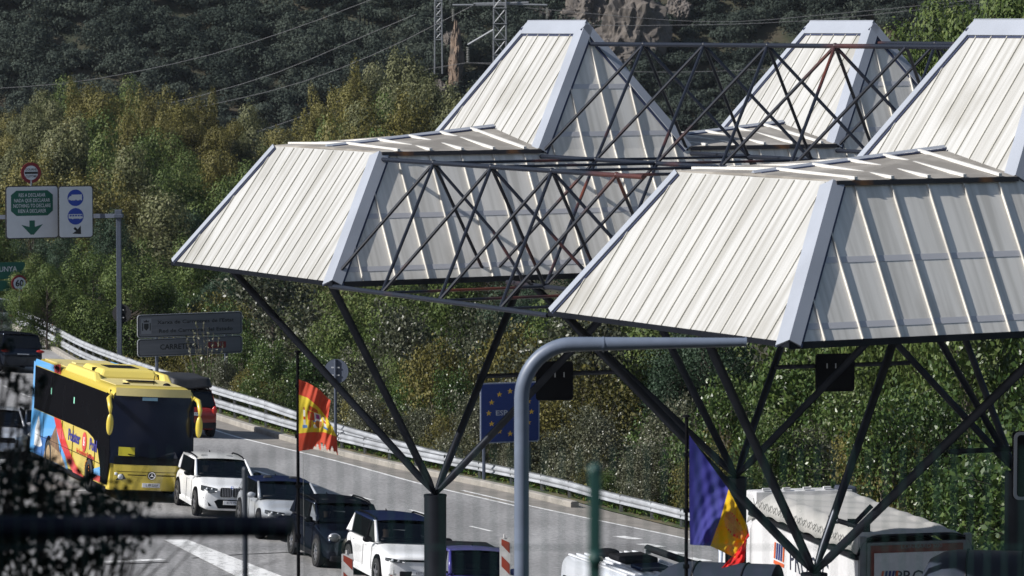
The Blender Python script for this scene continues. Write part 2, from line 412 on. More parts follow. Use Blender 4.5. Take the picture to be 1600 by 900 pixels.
# ================================================================== guard rails
M_reflect = mat('orange_reflector', (.75, .22, .03), .3)
W_PROF = [(0, .155), (-.05, .13), (-.075, .09), (-.05, .05), (-.01, .02), (-.01, -.02), (-.05, -.05), (-.075, -.09), (-.05, -.13), (0, -.155), (.012, -.155), (-.038, -.13), (-.06, -.09), (-.038, -.05), (.004, -.02), (.004, .02), (-.038, .05), (-.06, .09), (-.038, .13), (.012, .155)]
gp = smooth_path([p + Vector((.35, 0, 0)) for p in GT[1:19]], 2.0)
gp = [Vector((p.x, p.y, gz(p.x, p.y))) for p in gp]
split = min(range(len(gp)), key=lambda i: abs(proj(gp[i])[0] - 690))
def guard(name, label, path, heights, end_drop=False):
    t = thing(name, label, 'guard rail', path[0])
    o = path[0]
    for h in heights:
        pp = [p - o + Vector((-.10, 0, h)) for p in path]
        if end_drop and h > .8:
            n_ = len(pp); pp = [q + Vector((0.05 * max(0, i - n_ + 9), 0, -.058 * max(0, i - n_ + 9))) for i, q in enumerate(pp)]
        MB().sweep(W_PROF, pp).build('rail', mat('rail_zinc', (.40, .42, .45), .5, metal=.15, noise=.35, nscale=1.5, detail=6), t, smooth='auto')
    for i, p in enumerate(path):
        hh = max(heights) + .12 if not end_drop or i < len(path) - 8 else .6
        q = p - o
        pm = MB().box((q.x, q.y, q.z + hh / 2 - .25), (.07, .12, hh + .5)).box((q.x + .06, q.y, q.z + hh / 2 - .25), (.02, .15, hh + .5))
        pm.build('post', mat('weathered_post', (.10, .105, .11), .6, noise=.3), t)
    return t
doubled = guard('guard_rail', 'double height galvanised guard rail following the bend behind the kerb', gp[:split + 1], (.44, .92), True)
single = guard('guard_rail', 'single galvanised guard rail running behind the white edge line under the canopy', gp[split:], (.44,))
for (x, y) in [(47, 499), (84, 517), (125, 540), (178, 564), (47, 513), (84, 532), (125, 556), (370, 622), (370, 642)]:
    Y = (gnd(x, y + (38 if y < 600 else 36))).y
    p = at(x, y, float(Y)); X = float(gxv(Y)) + .17
    hgt = .92 if (x, y) in [(47, 499), (84, 517), (125, 540), (178, 564), (370, 622)] else .44
    # snap on to the rail at the nearest post
    q = min(gp, key=lambda g: abs(((at(x, y, g.y)).x) - (g.x + .15)))
    MB().prism([Vector((0, 0, .06)), Vector((-.09, -.02, 0)), Vector((0, 0, -.06))], (.03, -.05, 0)).build('reflector', M_reflect, doubled, loc=(q.x - gp[0].x + .12, q.y - gp[0].y - .1, q.z - gp[0].z + hgt))
for (x, y) in [(681, 716), (912, 768)]:
    q = min(gp[split:], key=lambda g: abs(at(x, y, g.y).x - (g.x + .15))); o = gp[split]
    MB().prism([Vector((0, 0, .06)), Vector((-.09, -.02, 0)), Vector((0, 0, -.06))], (.03, -.05, 0)).build('reflector', M_reflect, single, loc=(q.x - o.x + .12, q.y - o.y - .1, q.z - o.z + .44))

# ================================================================== CANOPIES
TH = R(29.215); XL, YL = -3.231, 68.0
ZE, ZF, ZT, CW, CA, CB, CF, CK, GAP, CT = 10.395, 12.662, 15.026, 7.014, 1.265, 1.612, 3.391, 3.338, 7.918, 2.374  # canopy position, heights and sizes scaled down about the camera, baked in here
PER = CF + CK
u_ = Vector((math.sin(TH), -math.cos(TH), 0)); v_ = Vector((math.cos(TH), math.sin(TH), 0))
def cpt(s, t, z): return Vector((XL, YL, 0)) + u_ * s + v_ * t + Vector((0, 0, z))

def sheet_mat(name, c1, c2, c3, fine=(.04, 1, .04)):
    m = bpy.data.materials.new(name); m.use_nodes = True; t = m.node_tree; bs = t.nodes['Principled BSDF']
    bs.inputs['Roughness'].default_value = .48; bs.inputs['Specular IOR Level'].default_value = .45
    tc = t.nodes.new('ShaderNodeTexCoord')
    def nz(scale, sc, det):
        mp = t.nodes.new('ShaderNodeMapping'); mp.inputs['Scale'].default_value = scale
        n_ = t.nodes.new('ShaderNodeTexNoise'); n_.inputs['Scale'].default_value = sc; n_.inputs['Detail'].default_value = det
        t.links.new(tc.outputs['Object'], mp.inputs[0]); t.links.new(mp.outputs[0], n_.inputs[0]); return n_
    s1, s2 = nz(fine, 7.5, 5), nz((1, 1, 1), .55, 7)
    def mix(fac, lo, hi, a, b_):
        r = t.nodes.new('ShaderNodeMapRange'); r.inputs[1].default_value = lo; r.inputs[2].default_value = hi
        t.links.new(fac.outputs[0], r.inputs[0]); x = t.nodes.new('ShaderNodeMix'); x.data_type = 'RGBA'
        t.links.new(r.outputs[0], x.inputs[0])
        for i, q in ((6, a), (7, b_)):
            if isinstance(q, tuple): x.inputs[i].default_value = (*q, 1)
            else: t.links.new(q, x.inputs[i])
        return x.outputs[2]
    a = mix(s1, .38, .66, c1, c2); c = mix(s2, .55, .85, a, c3)
    t.links.new(c, bs.inputs['Base Color']); return m
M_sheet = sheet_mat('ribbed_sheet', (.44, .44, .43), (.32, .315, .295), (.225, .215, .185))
M_sheet_f = sheet_mat('shade_side_sheet', (.74, .715, .665), (.54, .52, .475), (.36, .34, .30), fine=(1, .04, .04))  # weathered sheet of the shaded faces, paled to make up for missing sun
M_flat = mat('flat_roof_sheet', (.20, .185, .165), .7, col2=(.32, .30, .27), nscale=1.2, lo=.45, hi=.65)
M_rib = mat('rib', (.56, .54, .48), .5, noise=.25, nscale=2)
M_rib_f = mat('shade_side_rib', (.66, .63, .57), .6, noise=.35, nscale=1.5)  # rib copy for the shaded faces, paled like their sheet
M_flash = mat('flashing', (.31, .335, .385), .45, noise=.1, nscale=1.3)
M_edge = mat('dark_edge', (.03, .04, .085), .5)
M_band = mat('purlin_shadow_band', (.48, .48, .50), .6)
M_whiterib = mat('white_rib', (.66, .65, .62), .5, noise=.15)

def face_panel(name, poly, spacing, msheet, parent, offset=0.0, ribw=.05, ribh=.06, ribm=None, bands=(), rib_dir=None, edge_dark=True, phase=.3):
    """poly: planar polygon, first edge is the eave. builds a folded sheet with standing seams"""
    P = [Vector(p) for p in poly]; e1 = (P[1] - P[0]).normalized()
    nrm = None
    for q in P[2:]:
        c = e1.cross(q - P[0])
        if c.length > .1: nrm = c.normalized(); break
    e2 = nrm.cross(e1).normalized()
    if (sum((p for p in P), Vector()) / len(P) - P[0]).dot(e2) < 0: e2 = -e2
    if nrm.z < 0: nrm = -nrm
    th = .04
    b_ = MB().prism(P, -nrm * th)
    o = b_.build(name, msheet, parent)
    Q = [((p - P[0]).dot(e1), (p - P[0]).dot(e2)) for p in P]
    def span(x):
        ys_ = []
        for (xa, ya), (xb, yb) in zip(Q, Q[1:] + Q[:1]):
            if (xa - x) * (xb - x) < 0: ys_.append(ya + (yb - ya) * (x - xa) / (xb - xa))
        return (min(ys_), max(ys_)) if len(ys_) >= 2 else None
    def hspan(y):
        xs_ = []
        for (xa, ya), (xb, yb) in zip(Q, Q[1:] + Q[:1]):
            if (ya - y) * (yb - y) < 0: xs_.append(xa + (xb - xa) * (y - ya) / (yb - ya))
        return (min(xs_), max(xs_)) if len(xs_) >= 2 else None
    W3 = lambda x, y, z: P[0] + e1 * x + e2 * y + nrm * z
    rb = MB(); x0 = min(q[0] for q in Q); x1 = max(q[0] for q in Q); x = x0 + spacing * phase
    while x < x1 - .05:
        sp = span(x)
        if sp and sp[1] - sp[0] > .15:
            lo, hi = sp[0] - .01, sp[1] - .02; w_ = ribw / 2
            pr = [W3(x - w_, lo, .001), W3(x + w_, lo, .001), W3(x + w_ * .7, lo, ribh), W3(x - w_ * .7, lo, ribh)]
            rb.prism(pr, e2 * (hi - lo))
        x += spacing
    if rb.v: rb.build('seam', ribm or M_rib, o)
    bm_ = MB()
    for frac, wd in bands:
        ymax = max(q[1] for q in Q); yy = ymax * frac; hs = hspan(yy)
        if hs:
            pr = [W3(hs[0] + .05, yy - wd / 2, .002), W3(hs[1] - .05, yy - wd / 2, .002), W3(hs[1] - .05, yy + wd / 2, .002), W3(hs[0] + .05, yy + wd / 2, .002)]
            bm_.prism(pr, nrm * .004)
    if bm_.v: bm_.build('purlin_shadow', M_band, o)  # strips coloured as the purlins' shadow showing through the sheet
    return o
def strip(mb, A, B, inward, width, nrm, lift=.07, th=.03, mi=0, endin=0.0):
    A, B = Vector(A), Vector(B); d = (B - A).normalized(); inw = Vector(inward); inw = (inw - d * inw.dot(d)).normalized(); nrm = Vector(nrm).normalized()
    q = [A + nrm * lift, B + nrm * lift, B + inw * width + nrm * lift, A + inw * width + nrm * lift]
    mb.prism(q, nrm * th, mi)

def n_of(a, b_, c):
    n_ = (Vector(b_) - Vector(a)).cross(Vector(c) - Vector(a)).normalized()
    return n_ if n_.z > 0 else -n_

def canopy(label, s0, t0, first, last=False):
    """local x along v, local y into the roof (-u)"""
    t = thing('border_canopy', label, 'canopy', cpt(s0, t0, 0), TH, 'canopy bays over the border lanes')
    x0 = CB if first else 0.0; x1 = x0 + CF; x2 = x1 + CK; xm = (x1 + x2) / 2
    xe = x2 if not last else x2 + CB
    W_, a = CW, CA
    fs = .672
    # front and back skirts
    def cap(A, B, in1, w1, n1, in2, w2, n2, lift=.052, nm='flashing', m=None, th=.022):
        """folded cap over the hip A-B: one leg on each face, meeting in a crease"""
        A, B = Vector(A), Vector(B); d = (B - A).normalized(); n1, n2 = Vector(n1).normalized(), Vector(n2).normalized()
        leg = lambda v: (Vector(v) - d * Vector(v).dot(d)).normalized()
        i1, i2 = leg(in1), leg(in2); c = n1.dot(n2); r_ = (n1 + n2) * (lift / (1 + c))
        mb = MB()
        for inn, w_, nn in ((i1, w1, n1), (i2, w2, n2)):
            if w_ <= 0: continue
            mb.prism([A + r_, B + r_, B + inn * w_ + nn * lift, A + inn * w_ + nn * lift], -nn * th)
        return mb.build(nm, m or M_flash, t)
    def one(A, B, inw, w_, n_, lift, m, nm):
        mb = MB(); strip(mb, A, B, inw, w_, n_, lift=lift, th=.02); mb.build(nm, m, t)
    for side in (0, 1):
        Y = (lambda y: y) if side == 0 else (lambda y: W_ - y)
        if first: pl = [(0, Y(0), ZE), (xe, Y(0), ZE), (x2, Y(a), ZF), (CB, Y(a), ZF)]
        else: pl = [(0, Y(0), ZE), (xe, Y(0), ZE), (x2, Y(a), ZF), (0, Y(a), ZF)]
        face_panel('front_skirt' if side == 0 else 'back_skirt', pl, fs, M_sheet_f, t, ribw=.026, ribm=M_rib_f, ribh=.036, bands=((.09, .10), (.5, .10)), phase=.9 if first else .35)
        MB().box((xe / 2, Y(-.02), ZE - .05), (xe + .04, .04, .10)).build('gutter', M_dark, t)
        hat = [(x1, Y(a), ZF), (x2, Y(a), ZF), (xm, Y(CT), ZT)]
        face_panel('gable', hat, fs, M_sheet_f, t, ribw=.026, ribm=M_rib_f, ribh=.036, bands=((.12, .10), (.5, .10)), phase=.455 if first else .304)
        nh = n_of(*hat)
        for xa, A in ((x1, hat[0]), (x2, hat[1])):
            sp = [(xa, a, ZF), (xa, W_ - a, ZF), (xm, W_ - CT, ZT)]; ns = n_of(*sp)
            inx = (1, 0, 0) if xa == x1 else (-1, 0, 0); iny = (0, 1, 0) if side == 0 else (0, -1, 0)
            w1, w2 = (.24, .14) if side == 0 else (.11, .14)
            cap(A, hat[2], iny, w1, ns, inx, w2, nh); one(A, hat[2], iny, w1 + .035, ns, .004, M_edge, 'flashing_lip'); one(A, hat[2], inx, w2 + .045, nh, .004, M_edge, 'flashing_lip')
        zr = ZF + .02
        fp = [(x0, Y(a - .05), zr), (x1, Y(a - .05), zr), (x1 + .3, Y(W_ / 2), zr + .34), (x0 + .0, Y(W_ / 2), zr + .03)]
        f_o = MB().prism([Vector(p) for p in fp], (0, 0, -.04)).build('low_roof', M_flat, t)
        rb = MB(); k = x0 + .35
        while k < x1 - .1:
            f = (k - x0) / (x1 - x0)
            pa = Vector((k, Y(a - .08), zr + .01)); pb = Vector((k + .1, Y(W_ / 2 - .02), zr + .04 + .31 * f))
            rb.prism([pa + Vector((-.03, 0, 0)), pa + Vector((.03, 0, 0)), pa + Vector((.03, 0, .045)), pa + Vector((-.03, 0, .045))], pb - pa)
            k += .672
        rb.build('seam', M_whiterib, f_o)
        MB().box(((x0 + x1) / 2, Y(a - .07), ZF - .02), (CF, .025, .075)).build('fascia', mat('rusty_fascia', (.04, .038, .045), .6, col2=(.40, .17, .05), nscale=.8, lo=.56, hi=.64), t)
    pr = MB().prism([Vector((x0, W_ / 2 - .05, ZF + .06)), Vector((x0, W_ / 2 + .05, ZF + .06)), Vector((x0, W_ / 2, ZF + .10))], Vector((CF + .25, 0, .34)))
    pr.build('ridge_cap', M_flash, t)
    MB().tube((x0 + .1, W_ / 2 - .09, ZF + .055), (x1 + .22, W_ / 2 - .09, ZF + .375), .022).build('ridge_edge', M_edge, t)
    nL = nR = None
    for sgn in (0, 1):
        xa = x1 if sgn == 0 else x2
        pl = [(xa, a, ZF), (xa, W_ - a, ZF), (xm, W_ - CT, ZT), (xm, CT, ZT)]
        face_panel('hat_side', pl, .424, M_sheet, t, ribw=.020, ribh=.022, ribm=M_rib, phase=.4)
        nn = n_of(*pl[:3])
        if sgn == 0: nL = nn
        else: nR = nn
    dn = Vector((-1, 0, -1.5)); dp = Vector((1, 0, -1.5))
    cap((xm, CT - .02, ZT), (xm, W_ - CT + .02, ZT), dn, .24, nL, dp, .24, nR, lift=.056)
    one((xm, CT, ZT), (xm, W_ - CT, ZT), dn, .27, nL, .004, M_edge, 'flashing_lip')
    if first:
        pl = [(0, 0, ZE), (0, W_, ZE), (CB, W_ - a, ZF), (CB, a, ZF)]
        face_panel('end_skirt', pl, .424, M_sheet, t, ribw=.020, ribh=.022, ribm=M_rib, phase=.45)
        nh = n_of(*pl[:3])
        for A, B, iny, w1, Yb in ((pl[0], pl[3], (0, 1, 0), .25, 0), (pl[1], pl[2], (0, -1, 0), .12, 1)):
            nf = n_of((0, 0, ZE), (1, 0, ZE), (1, a, ZF)) if Yb == 0 else n_of((0, W_, ZE), (1, W_, ZE), (1, W_ - a, ZF))
            cap(A, B, iny, w1, nh, (1, 0, 0), .16, nf); one(A, B, iny, w1 + .035, nh, .004, M_edge, 'flashing_lip'); one(A, B, (1, 0, 0), .16 + .04, nf, .004, M_edge, 'flashing_lip')
        MB().box((-.02, W_ / 2, ZE - .04), (.04, W_ + .08, .08)).build('gutter', M_dark, t)
    return t
def struts(t, node, tops, colr=.215):
    """column and the tubes that spread from it, in the canopy's own frame"""
    inv = Matrix.Rotation(-TH, 4, 'Z') @ Matrix.Translation(-t.location)
    nd = inv @ node; zb = gz(node.x, node.y) - .1 - t.location.z
    MB().path([(nd.x, nd.y, zb), (nd.x, nd.y, nd.z - .05)], colr, 24).build('column', M_dark, t, smooth='auto')
    MB().path([(nd.x, nd.y, nd.z - .05), (nd.x, nd.y, nd.z - .01)], colr * 1.04, 24).build('column_cap', M_dark, t)
    for tp in tops:
        q = inv @ tp; d = (q - nd).normalized()
        MB().path([nd + d * -.02, nd + d * .25, nd + d * .45, q], [.04, .057, .074, .071], 12).build('strut', M_dark, t, smooth='auto')
cA = canopy('nearer left ribbed canopy bay above the white and black cars, on the single thick column', 0, 0, True)
cB = canopy('middle ribbed canopy bay seen through the lattice girders', 0, CB + PER, False)
cB2 = canopy('rear canopy bay mostly hidden behind the big right hand hat roof', 0, CB + 2 * PER, False, True)
S2 = CW + GAP
cC = canopy('large near canopy bay on the right, over the lorry', S2, 0, True)
cD = canopy('cropped near canopy bay at the right frame edge continuing the grey skirt', S2, CB + PER, False, True)
nodeA, nodeB, nodeB2, nodeC = at(680, 772, 72.56), at(1150, 745, 76.16), at(1586, 736, 79.68), at(1272, 895, 62.00)
struts(cA, nodeA, [at(353, 411, 73.44), at(516, 441, 68.24), at(830, 398, 76.16), at(1004, 430, 71.20)])
struts(cB, nodeB, [at(779, 395, 76.88), at(989, 423, 71.60), at(1276, 382, 79.60), at(1481, 406, 74.48)])
struts(cB2, nodeB2, [at(1269, 395, 80.00), at(1420, 448, 75.60), at(1463, 410, 80.80), at(1820, 450, 77.60)])
struts(cC, nodeC, [at(880, 489, 61.04), at(1097, 514, 57.52), at(1418, 470, 63.36), at(1664, 512, 57.60)])

# lattice girders between the two rows
S1, PP = -.219, 2.142
def girder(label, t0, first):
    t = thing('lattice_girder', label, 'girder', cpt(0, t0, 0), TH, 'lattice girders between the canopy rows')
    x0 = CB if first else 0.0
    zl, zm_, zt_ = ZE - .08, ZF - .12, ZT - .37
    xL1, xM2, xT, xM3 = x0 + CF / 2, x0 + CF, x0 + CF + CK / 2, x0 + CF + CK
    node = lambda x, k, z: Vector((x, -(S1 + PP * k), z))
    def chord(x, z, ka, kb, r=.042): MB().tube(node(x, ka, z), node(x, kb, z), r, n=8).build('chord', M_truss, t, smooth='auto')
    fr = lambda kk: kk
    if first:
        chord(0, zl, .05, 3.75); chord(x0, zm_, -.45, 3.9)
    chord(xL1, zl, .35, 3.75); chord(xM2, zm_, -.45, 3.95); chord(xT, zt_, -1, 4.7); chord(xM3, zm_, -.45, 3.95)
    def diag(a, b_, r=.031): MB().tube(a, b_, r, n=8).build('web_tube', M_truss, t, smooth='auto')
    for k in range(0, 5):
        if k <= 3:
            m1 = node(x0, k + .5, zm_); m2 = node(xM2, k + .5, zm_); m3 = node(xM3, k + .5, zm_)
            for kk in (k, k + 1):
                if kk <= 3.6:
                    if first: diag(m1, node(0, kk, zl))
                    if kk > 0 or True:
                        if not (first and k == 0 and kk == 1): diag(m1, node(xL1, kk, zl))
                    diag(m2, node(xL1, kk, zl))
                diag(m2, node(xT, kk, zt_)); diag(m3, node(xT, kk, zt_))
            if first: diag(m1, m2, .027)
            diag(m2, m3, .025)
        if 0 < k <= 3 and first: diag(node(0, k, zl), node(xL1, k, zl), .026)
    diag(node(xT, 0, zt_), node(xM2, -.5, zm_)); diag(node(xT, 0, zt_), node(xM3, -.5, zm_))
    for k in range(0, 4):
        for x, z, off in ((x0, zm_, .5), (xM2, zm_, .5), (xT, zt_, 0), (xL1, zl, 0)):
            MB().ell(node(x, k + off, z), (.058, .058, .058), n=8, m=6).build('node_joint', M_truss, t, smooth=True)
    if first:   # the tube that was knocked out of shape
        m1 = node(x0, .5, zm_); e = node(xL1, 1, zl)
        MB().path([m1, m1.lerp(e, .55) + Vector((-.04, 0, 0)), m1.lerp(e, .9) + Vector((-.28, 0, .0)), e + Vector((-.36, .2, .1)), e + Vector((.08, .7, .05))], .029).build('bent_tube', M_truss, t, smooth='auto')
    return t
girder('lattice girder of dark rusting tubes crossing in front of the left grey skirt', 0, True)
girder('lattice girder of rusting tubes running right from the middle hat roof', CB + PER, False)
girder('lattice girder mostly hidden behind the right hat roof', CB + 2 * PER, False)

# boards hung on bars between the struts
def board(label, xa, ya, xb, yb, Y, bx0, by0, bx1, by1, frame=False, dx=0):
    p, q = at(xa, ya, Y), at(xb, yb, Y); c = at((bx0 + bx1) / 2, (by0 + by1) / 2, Y - .12)
    t = thing('lane_sign_board', label, 'lane sign', c, R(6), 'black lane sign boards hung between the canopy struts')
    rot = Matrix.Rotation(-R(6), 3, 'Z')
    MB().tube(rot @ (p - c), rot @ (q - c), .045, n=8).build('bar', M_dark, t)
    W_ = (bx1 - bx0) / FPX * Y; H_ = (by1 - by0) / FPX * Y
    MB().prism(rrect(-W_ / 2, W_ / 2, -H_ / 2, H_ / 2, .06), (0, .14, 0)).build('housing', M_black, t, bevel=.01)
    for k in (-.18, 0, .18): MB().box((k, -.02, (p.z + q.z) / 2 - c.z), (.02, .03, .10)).build('clamp', M_galv, t)
    if frame:
        fm = MB(); o_ = rrect(-W_ / 2, W_ / 2, -H_ / 2, H_ / 2, .09, -.03); i_ = rrect(-W_ / 2 + .05, W_ / 2 - .05, -H_ / 2 + .05, H_ / 2 - .05, .06, -.03); n_ = len(o_)
        fm.add(o_ + i_, [(k, (k + 1) % n_, n_ + (k + 1) % n_, n_ + k) for k in range(n_)])
        fo = fm.build('frame', mat('frame_grey', (.4, .42, .48), .5), t); md = fo.modifiers.new('s', 'SOLIDIFY'); md.thickness = .03
    return t
board('black lane sign board behind the curved grey pole, beside the blue country sign', 745, 588, 965, 581, 74.4, 838, 565, 896, 626)
board('black lane sign board hanging over the lorry', 1210, 574, 1422, 567, 77.6, 1275, 553, 1336, 612)
board('black lane sign board with a pale frame above the right column', 1482, 706, 1620, 700, 63.2, 1583, 674, 1660, 781, True)
# clamp bar with a short stub between two struts
t = thing('strut_brace', 'short clamped tube with a stub between two struts above the lorry', 'brace', at(1328, 818, 62.88))
o = t.location
MB().tube(at(1300, 811, 63.04) - o, at(1352, 826, 62.64) - o, .045).build('bar', M_dark, t)
MB().tube(at(1336, 817, 62.88) - o, at(1362, 790, 62.88) - o, .04).build('stub', M_dark, t)
for x, y in ((1302, 812), (1352, 825), (1332, 817)): MB().box(at(x, y, 78.6) - o, (.2, .1, .16)).build('clamp', M_dark, t)
# ================================================================== VEGETATION
rs = np.random.RandomState(11)
def leaves_mesh(name, centers, size, normals=None, tone=None, m=None, aspect=.62, seed=1, bias=1.0):
    """one folded-free quad per leaf; centers (N,3)"""
    r = np.random.RandomState(seed); N = len(centers)
    d = r.normal(size=(N, 3))
    if normals is not None: d = d * max(.3, 1.1 - .55 * bias) + normals * bias
    d /= np.linalg.norm(d, axis=1)[:, None] + 1e-9
    a = np.cross(d, r.normal(size=(N, 3))); a /= np.linalg.norm(a, axis=1)[:, None] + 1e-9
    b_ = np.cross(d, a); s = (size * r.uniform(.6, 1.3, N))[:, None]
    a = a * s * .5; b_ = b_ * s * .5 * aspect
    q = np.stack([centers - a, centers - b_ * 1.0 + a * .1, centers + a, centers + b_ + a * .1], 1).reshape(-1, 3)
    me = bpy.data.meshes.new(name); me.vertices.add(N * 4); me.vertices.foreach_set('co', q.ravel().astype(np.float32))
    me.loops.add(N * 4); me.loops.foreach_set('vertex_index', np.arange(N * 4, dtype=np.int32))
    me.polygons.add(N); me.polygons.foreach_set('loop_start', np.arange(0, N * 4, 4, dtype=np.int32))
    try: me.polygons.foreach_set('loop_total', np.full(N, 4, dtype=np.int32))
    except Exception: pass
    me.update(calc_edges=True)
    at_ = me.attributes.new('tone', 'FLOAT', 'FACE')
    tn = r.uniform(0, 1, N) if tone is None else tone
    at_.data.foreach_set('value', tn.astype(np.float32))
    me.materials.append(m); return me

def clump_points(r, blobs, per):
    """leaf positions in the outer part of each blob; blobs rows: x,y,z,rx,ry,rz"""
    P = []; Nn = []
    for bl in blobs:
        n_ = int(per * (bl[3] * bl[5]))
        d = r.normal(size=(n_, 3)); d /= np.linalg.norm(d, axis=1)[:, None]
        rad = r.uniform(0.45, 1, n_) ** .45 * (1 + .16 * np.sin(d[:, 0] * 7 + bl[0] * 5) * np.cos(d[:, 2] * 6 + bl[1]))
        rad *= r.choice([1.0, 1.12, .9], n_)
        P.append(np.array(bl[:3]) + d * rad[:, None] * np.array(bl[3:6])); Nn.append(d)
    return np.concatenate(P), np.concatenate(Nn)

LM = {
    'green': leaf_mat('foliage_green', [(.020, .034, .010), (.045, .075, .018), (.095, .135, .034), (.17, .19, .07)]),
    'olive': leaf_mat('foliage_olive', [(.030, .030, .010), (.085, .080, .020), (.155, .138, .036), (.24, .225, .10)]),
    'gold': leaf_mat('foliage_gold', [(.045, .042, .014), (.105, .098, .026), (.17, .155, .04), (.25, .235, .11)]),
    'bright': leaf_mat('foliage_bright', [(.018, .036, .012), (.04, .078, .018), (.085, .125, .03), (.19, .21, .10)], rough=.38, spec=.45),
    'sage': leaf_mat('foliage_sage', [(.032, .036, .018), (.072, .080, .034), (.14, .148, .065), (.23, .23, .13)]),
    'grey': leaf_mat('foliage_grey', [(.03, .038, .022), (.07, .078, .045), (.13, .135, .085), (.21, .21, .16)], rough=.4, spec=.45),
    'pine': leaf_mat('foliage_pine', [(.012, .025, .014), (.022, .045, .024), (.04, .07, .04), (.06, .09, .055)]),
    'oak': leaf_mat('foliage_oak_hazed', [(.020, .028, .024), (.042, .055, .046), (.070, .086, .070), (.105, .120, .092)], rough=.8, spec=.05, vscale=.09),  # greyed and lifted so the leaf colour carries distance haze
}
M_bark = mat('bark', (.07, .055, .045), .9, noise=.45, nscale=9)
M_twig = mat('twigs', (.16, .135, .11), .85, noise=.4, nscale=6)

def tree_protos():
    T = {}
    def make(kind, leaf, H, Wd, nb, per, lsize, seed, trunk=.16, low=.15, bark=M_bark, conic=0.0, spire=False):
        r = np.random.RandomState(seed); blobs = []
        for i in range(nb):
            f = r.uniform(low, 1.0); z = H * f
            prof = math.sin(math.pi * min(1, max(.08, (f - low) / (1 - low))) ** .75) * .8 + .2
            if conic: prof = 1.05 - f
            rr = Wd / 2 * prof * r.uniform(.35, 1) ** .6; th = r.uniform(0, 2 * math.pi)
            s = Wd * r.uniform(.15, .26) * (1 - .45 * f * (1 if conic else .5))
            blobs.append((math.cos(th) * rr, math.sin(th) * rr, z, s, s, s * r.uniform(.7, 1.35)))
        if spire:
            for i in range(6):
                th = r.uniform(0, 6.28); rr = Wd * .3 * r.uniform(0, 1); blobs.append((math.cos(th) * rr, math.sin(th) * rr, H * r.uniform(.9, 1.12), Wd * .08, Wd * .08, Wd * .22))
        P, Nn = clump_points(r, blobs, per)
        # loose leaves bridging the clumps
        me = leaves_mesh('crown', P, lsize, Nn, m=LM[leaf], seed=seed, bias=.4 if 'shrub' in kind else 1.3)
        tm = MB(); top = H * .86
        pts = [Vector((0, 0, -.8)), Vector((r.uniform(-.1, .1), r.uniform(-.1, .1), H * .3)), Vector((r.uniform(-.3, .3), r.uniform(-.2, .2), H * .6)), Vector((r.uniform(-.3, .3), r.uniform(-.3, .3), top))]
        tm.path(pts, [trunk, trunk * .75, trunk * .45, trunk * .12], 7)
        for bl in blobs:
            f = min(.85, max(.12, bl[2] / H * .72)); base = pts[1].lerp(pts[3], max(0, (f - .3) / .56)) if f > .3 else pts[0].lerp(pts[1], f / .3)
            e = Vector(bl[:3]); md = base.lerp(e, .5) + Vector((0, 0, -.06 * H * r.uniform(0, 1)))
            tm.path([base, md, e], [trunk * .26, trunk * .15, trunk * .04], 5)
            for _ in range(3):
                q = e + Vector(r.normal(size=3)) * bl[3] * .8; tm.path([md.lerp(e, .4), q], [trunk * .08, trunk * .02], 4)
        mt = bark
        o = tm.build('_trunk', mt, None, recalc=False); tme = o.data; tme.name = 'trunk'; bpy.data.objects.remove(o)
        T.setdefault(kind, []).append((me, tme, H))
    for k in range(2):
        make('broad_green', 'green', 10, 8.0, 34, 430, .19, 20 + k)
        make('olive', 'olive', 10, 7.6, 36, 430, .18, 30 + k, spire=(k == 0))
        make('poplar', 'gold', 11, 7.0, 32, 430, .18, 40 + k, spire=True)
        make('silver', 'sage', 9, 7.0, 34, 430, .18, 50 + k, spire=(k == 1))
        make('pine', 'pine', 12, 6.5, 40, 700, .14, 60 + k, trunk=.22, low=.2, conic=0)
        make('shrub_grey', 'grey', 4, 4.2, 26, 900, .105, 70 + k, trunk=.07, low=.04, bark=M_twig, spire=True)
        make('shrub_green', 'bright', 4.5, 4.6, 28, 760, .125, 80 + k, trunk=.07, low=.04, bark=M_twig, spire=(k == 1))
        make('shrub_olive', 'olive', 4, 4.2, 26, 850, .105, 90 + k, trunk=.07, low=.04, bark=M_twig)
    make('tall_green', 'green', 16, 9, 60, 600, .17, 99, trunk=.2, low=.1)
    return T
TP = tree_protos()
KL = {
    'broad_green': ('tree', 'dense mid green broadleaf tree in the wooded valley', 'green broadleaf trees in the valley', 'broadleaf_tree'),
    'olive': ('tree', 'olive brown autumn tree with ragged top in the valley wood', 'olive brown autumn trees', 'autumn_tree'),
    'poplar': ('tree', 'golden yellow autumn poplar standing above the valley wood', 'golden poplars', 'poplar_tree'),
    'silver': ('tree', 'pale grey green willow with glinting leaves in the valley', 'pale willows', 'willow_tree'),
    'tall_green': ('tree', 'tall bright green tree rising behind the right hat roofs', 'tall trees behind the roofs', 'tall_tree'),
    'pine': ('pine', 'dark green pine behind the road bank', 'dark pines behind the bank', 'pine_tree'),
    'shrub_grey': ('shrub', 'pale grey green leafy shrub on the bank behind the guard rail', 'pale shrubs on the bank', 'bank_shrub'),
    'shrub_green': ('shrub', 'bright green large leaved shrub on the bank behind the guard rail', 'bright green shrubs on the bank', 'leafy_shrub'),
    'shrub_olive': ('shrub', 'olive brown thin leaved shrub on the bank behind the guard rail', 'olive brown shrubs on the bank', 'brown_shrub'),
}
n_tree = 0
